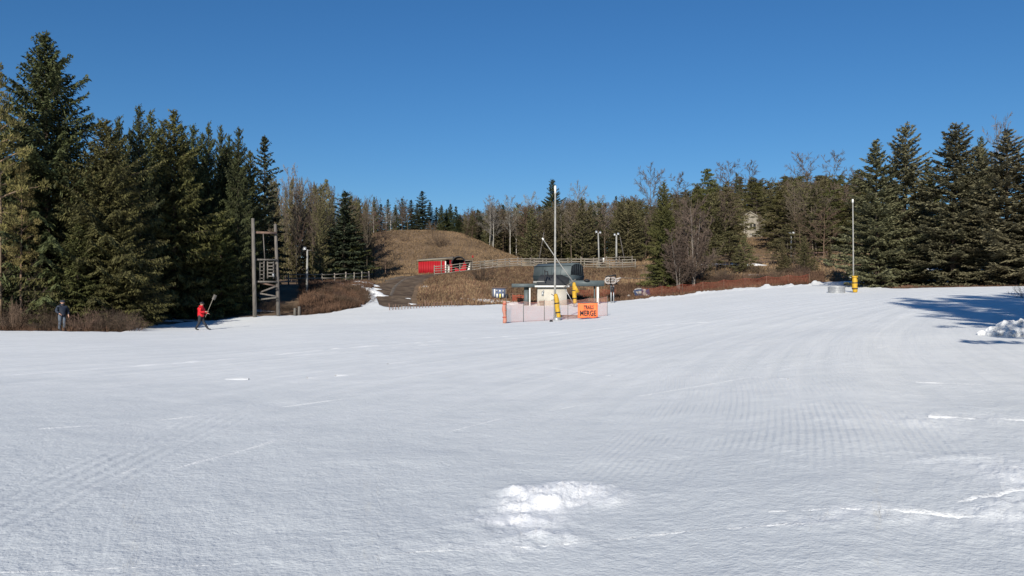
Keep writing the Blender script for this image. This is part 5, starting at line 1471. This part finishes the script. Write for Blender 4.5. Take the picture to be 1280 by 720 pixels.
def person(label, p, rz, scale, top_m, leg_m, stance, arms, hat_m, extra=None):
    """1.75 m figure facing +x; stance = ((knee, ankle) left, right); arms = ((elbow, wrist) left, right)"""
    t = thing('person', label, 'person', p, rz, None, (scale * 1.14, scale * 1.14, scale))
    V = Vector
    J = [((0, 0, .93), .135), ((.01, 0, 1.08), .125), ((.02, 0, 1.25), .14), ((.02, 0, 1.40), .12), ((.03, 0, 1.49), .055), ((.05, 0, 1.56), .062), ((.065, 0, 1.64), .098), ((.06, 0, 1.71), .075)]
    E = [(0, 1), (1, 2), (2, 3), (3, 4), (4, 5), (5, 6), (6, 7)]
    for s, (kn, an) in zip((1, -1), stance):
        i = len(J); hip = (.0, s * .10, .88)
        J += [(hip, .105), (kn, .078), (an, .060), ((an[0] + .07, an[1], an[2] - .045), .042), ((an[0] + .18, an[1], an[2] - .055), .034)]
        E += [(0, i), (i, i + 1), (i + 1, i + 2), (i + 2, i + 3), (i + 3, i + 4)]
    fing = []
    for s, (el, wr) in zip((1, -1), arms):
        i = len(J); J += [((.02, s * .19, 1.40), .062), (el, .048), (wr, .034)]
        dv = (V(wr) - V(el)).normalized(); palm = V(wr) + dv * .07; J += [(tuple(palm), (.022, .038))]
        E += [(3, i), (i, i + 1), (i + 1, i + 2), (i + 2, i + 3)]
        sd = dv.cross(V((0, 0, 1))).normalized() if abs(dv.z) < .9 else V((1, 0, 0)); nr = sd.cross(dv).normalized()
        for k, ln in enumerate((.066, .075, .07, .055)):
            b0 = palm + sd * (.024 - .016 * k); g = Geo()
            g.tube([b0, b0 + dv * ln * .5 + nr * .008, b0 + dv * ln * .85 - nr * .006, b0 + dv * ln - nr * .022], [.0095, .009, .008, .006], 5); fing.append((g, 0))
        g = Geo(); b0 = palm - dv * .035 + sd * .028; g.tube([b0, b0 + sd * .03 + dv * .02, b0 + sd * .038 + dv * .055 - nr * .01], [.012, .010, .007], 5); fing.append((g, 0))
    zl = lambda c: 0 if c.z > 1.45 or (c.z < 1.45 and abs(c.y) > .02 and False) else (1 if c.z > .12 else 2)
    body = skin_mesh('body', J, E, [M['skin'], leg_m, M['black']], zl)
    # hands are skin too: faces near the wrists
    ws = [V(a_[1]) for a_ in arms]
    for f in body.polygons:
        for w_ in ws:
            if (f.center - w_).length < .13: f.material_index = 0
    face = list(fing)
    g = Geo(); g.tube([(.14, 0, 1.655), (.168, 0, 1.625), (.145, 0, 1.61)], [.010, .017, .012], 6); face.append((g, 0))
    for s in (-1, 1):
        g = Geo(); g.lathe((.143, s * .032, 1.652), [(.001, -.008), (.009, 0), (.001, .008)], 6); face.append((g, 2))
        g = Geo(); g.tube([(.055, s * .09, 1.66), (.045, s * .103, 1.64), (.055, s * .092, 1.60)], [.012, .016, .010], 5); face.append((g, 0))
    g = Geo(); g.tube([(.142, -.024, 1.575), (.15, 0, 1.573), (.142, .024, 1.575)], [.004, .007, .004], 5); face.append((g, 2))
    merge_into(body, face)
    link('body', body, t)
    # jacket over torso and arms, ending above the wrists
    J = [((0, 0, .80), .185), ((.005, 0, .95), .19), ((.01, 0, 1.10), .185), ((.02, 0, 1.27), .19), ((.02, 0, 1.40), .15), ((.025, 0, 1.49), .085)]
    E = [(0, 1), (1, 2), (2, 3), (3, 4), (4, 5)]
    for s, (el, wr) in zip((1, -1), arms):
        i = len(J); e_, w_ = V(el), V(wr); J += [((.02, s * .20, 1.39), .095), (tuple(e_), .078), (tuple(e_.lerp(w_, .92)), .058)]; E += [(4, i), (i, i + 1), (i + 1, i + 2)]
    jm = skin_mesh('jacket', J, E, [top_m], lambda c: 0); link('jacket', jm, t)
    g = Geo(); g.lathe((.02, 0, 1.46), [(.08, 0), (.115, .03), (.12, .07), (.09, .09)], 12); part('collar', g, top_m, t, True)
    g = Geo(); g.lathe((.055, 0, 1.66), [(.112, 0), (.118, .03), (.112, .07), (.075, .11), (.001, .125)], 14); hat = part('hat', g, hat_m, t, True)
    g = Geo(); g.lathe((.055, 0, 1.655), [(.112, 0), (.126, .01), (.126, .035), (.112, .045)], 14); part('brim', g, hat_m, hat, True)
    if extra: extra(t)
    return t
# person in red striding to the right, carrying a shovel upright
x, y = hit(251, 412.6); pz = sz(x, y) - .01
red = person('person in red jacket and black trousers walking right with a raised shovel', (x, y, pz), R(-4), 1.0, M['jacket_red'], M['pants_black'],
             (((.12, .10, .50), (.34, .10, .12)), ((-.04, -.10, .48), (-.24, -.10, .10))),
             (((.08, .30, 1.13), (.33, .18, 1.05)), ((.10, -.29, 1.12), (.36, -.16, 1.16))), M['black'])
sh = thing('snow_shovel', 'long handled shovel held up by the person in red', 'shovel', (x, y, pz))
g = Geo(); g.tube([(.30, -.05, .82), (.44, -.08, 1.12), (.80, -.12, 1.95)], .018, 7); part('handle', g, M['wood_fence'], sh, True)
g = Geo(); V = []; n = 7
for yy in (0, .015):
    for i in range(n + 1):
        for j in range(n + 1):
            u, v = i / n - .5, j / n; V.append((.79 + v * .13 + u * .19, -.13 + yy + .5 * u * u, 1.93 + v * .29 - u * .09))
m1 = (n + 1) ** 2; Q = []
for i in range(n):
    for j in range(n):
        a = i * (n + 1) + j; Q += [[a, a + 1, a + n + 2, a + n + 1], [m1 + a, m1 + a + n + 1, m1 + a + n + 2, m1 + a + 1]]
g.add(V, Q); part('blade', g, M['wood_grey'], sh, True)
# person in navy standing at the edge of the woods
def pack(t):
    g = Geo(); P = np.array([(-.20, 0, .98), (-.24, 0, 1.1), (-.25, 0, 1.28), (-.2, 0, 1.44)]); g.tube(P, [.10, .14, .145, .09], 10); part('rucksack', g, M['black'], t, True)
x, y = X(77.5, 46.4), 46.4
person('person in navy jacket and grey jeans standing below the left woods', (x, y, sz(x, y) - .03), R(-35), 1.0, M['navy'], M['jeans'],
       (((.03, .10, .49), (.02, .11, .10)), ((.0, -.10, .49), (-.06, -.10, .10))),
       (((.0, .30, 1.13), (.10, .27, .90)), ((.02, -.30, 1.14), (.20, -.20, .98))), M['navy'], pack)

# ------------------------------------------------------------------ alike things told apart by their order
ORDN = ['first', 'second', 'third', 'fourth', 'fifth', 'sixth', 'seventh', 'eighth', 'ninth', 'tenth', 'eleventh', 'twelfth', 'thirteenth', 'fourteenth', 'fifteenth', 'sixteenth',
        'seventeenth', 'eighteenth', 'nineteenth', 'twentieth', 'twenty-first', 'twenty-second', 'twenty-third', 'twenty-fourth', 'twenty-fifth']
by = {}
for o_ in COL.objects:
    if o_.parent is None and o_.get('label') and o_.get('category'): by.setdefault(o_['label'], []).append(o_)
for lab, os_ in by.items():
    if 2 <= len(os_) <= 25 and 'beyond the right border' not in lab:
        os_.sort(key=lambda q: q.location.x / max(q.location.y, 1))
        for k, o_ in enumerate(os_): o_['label'] = (lab + ', ' + ORDN[k] + ' from left') if len(lab.split()) <= 13 else lab
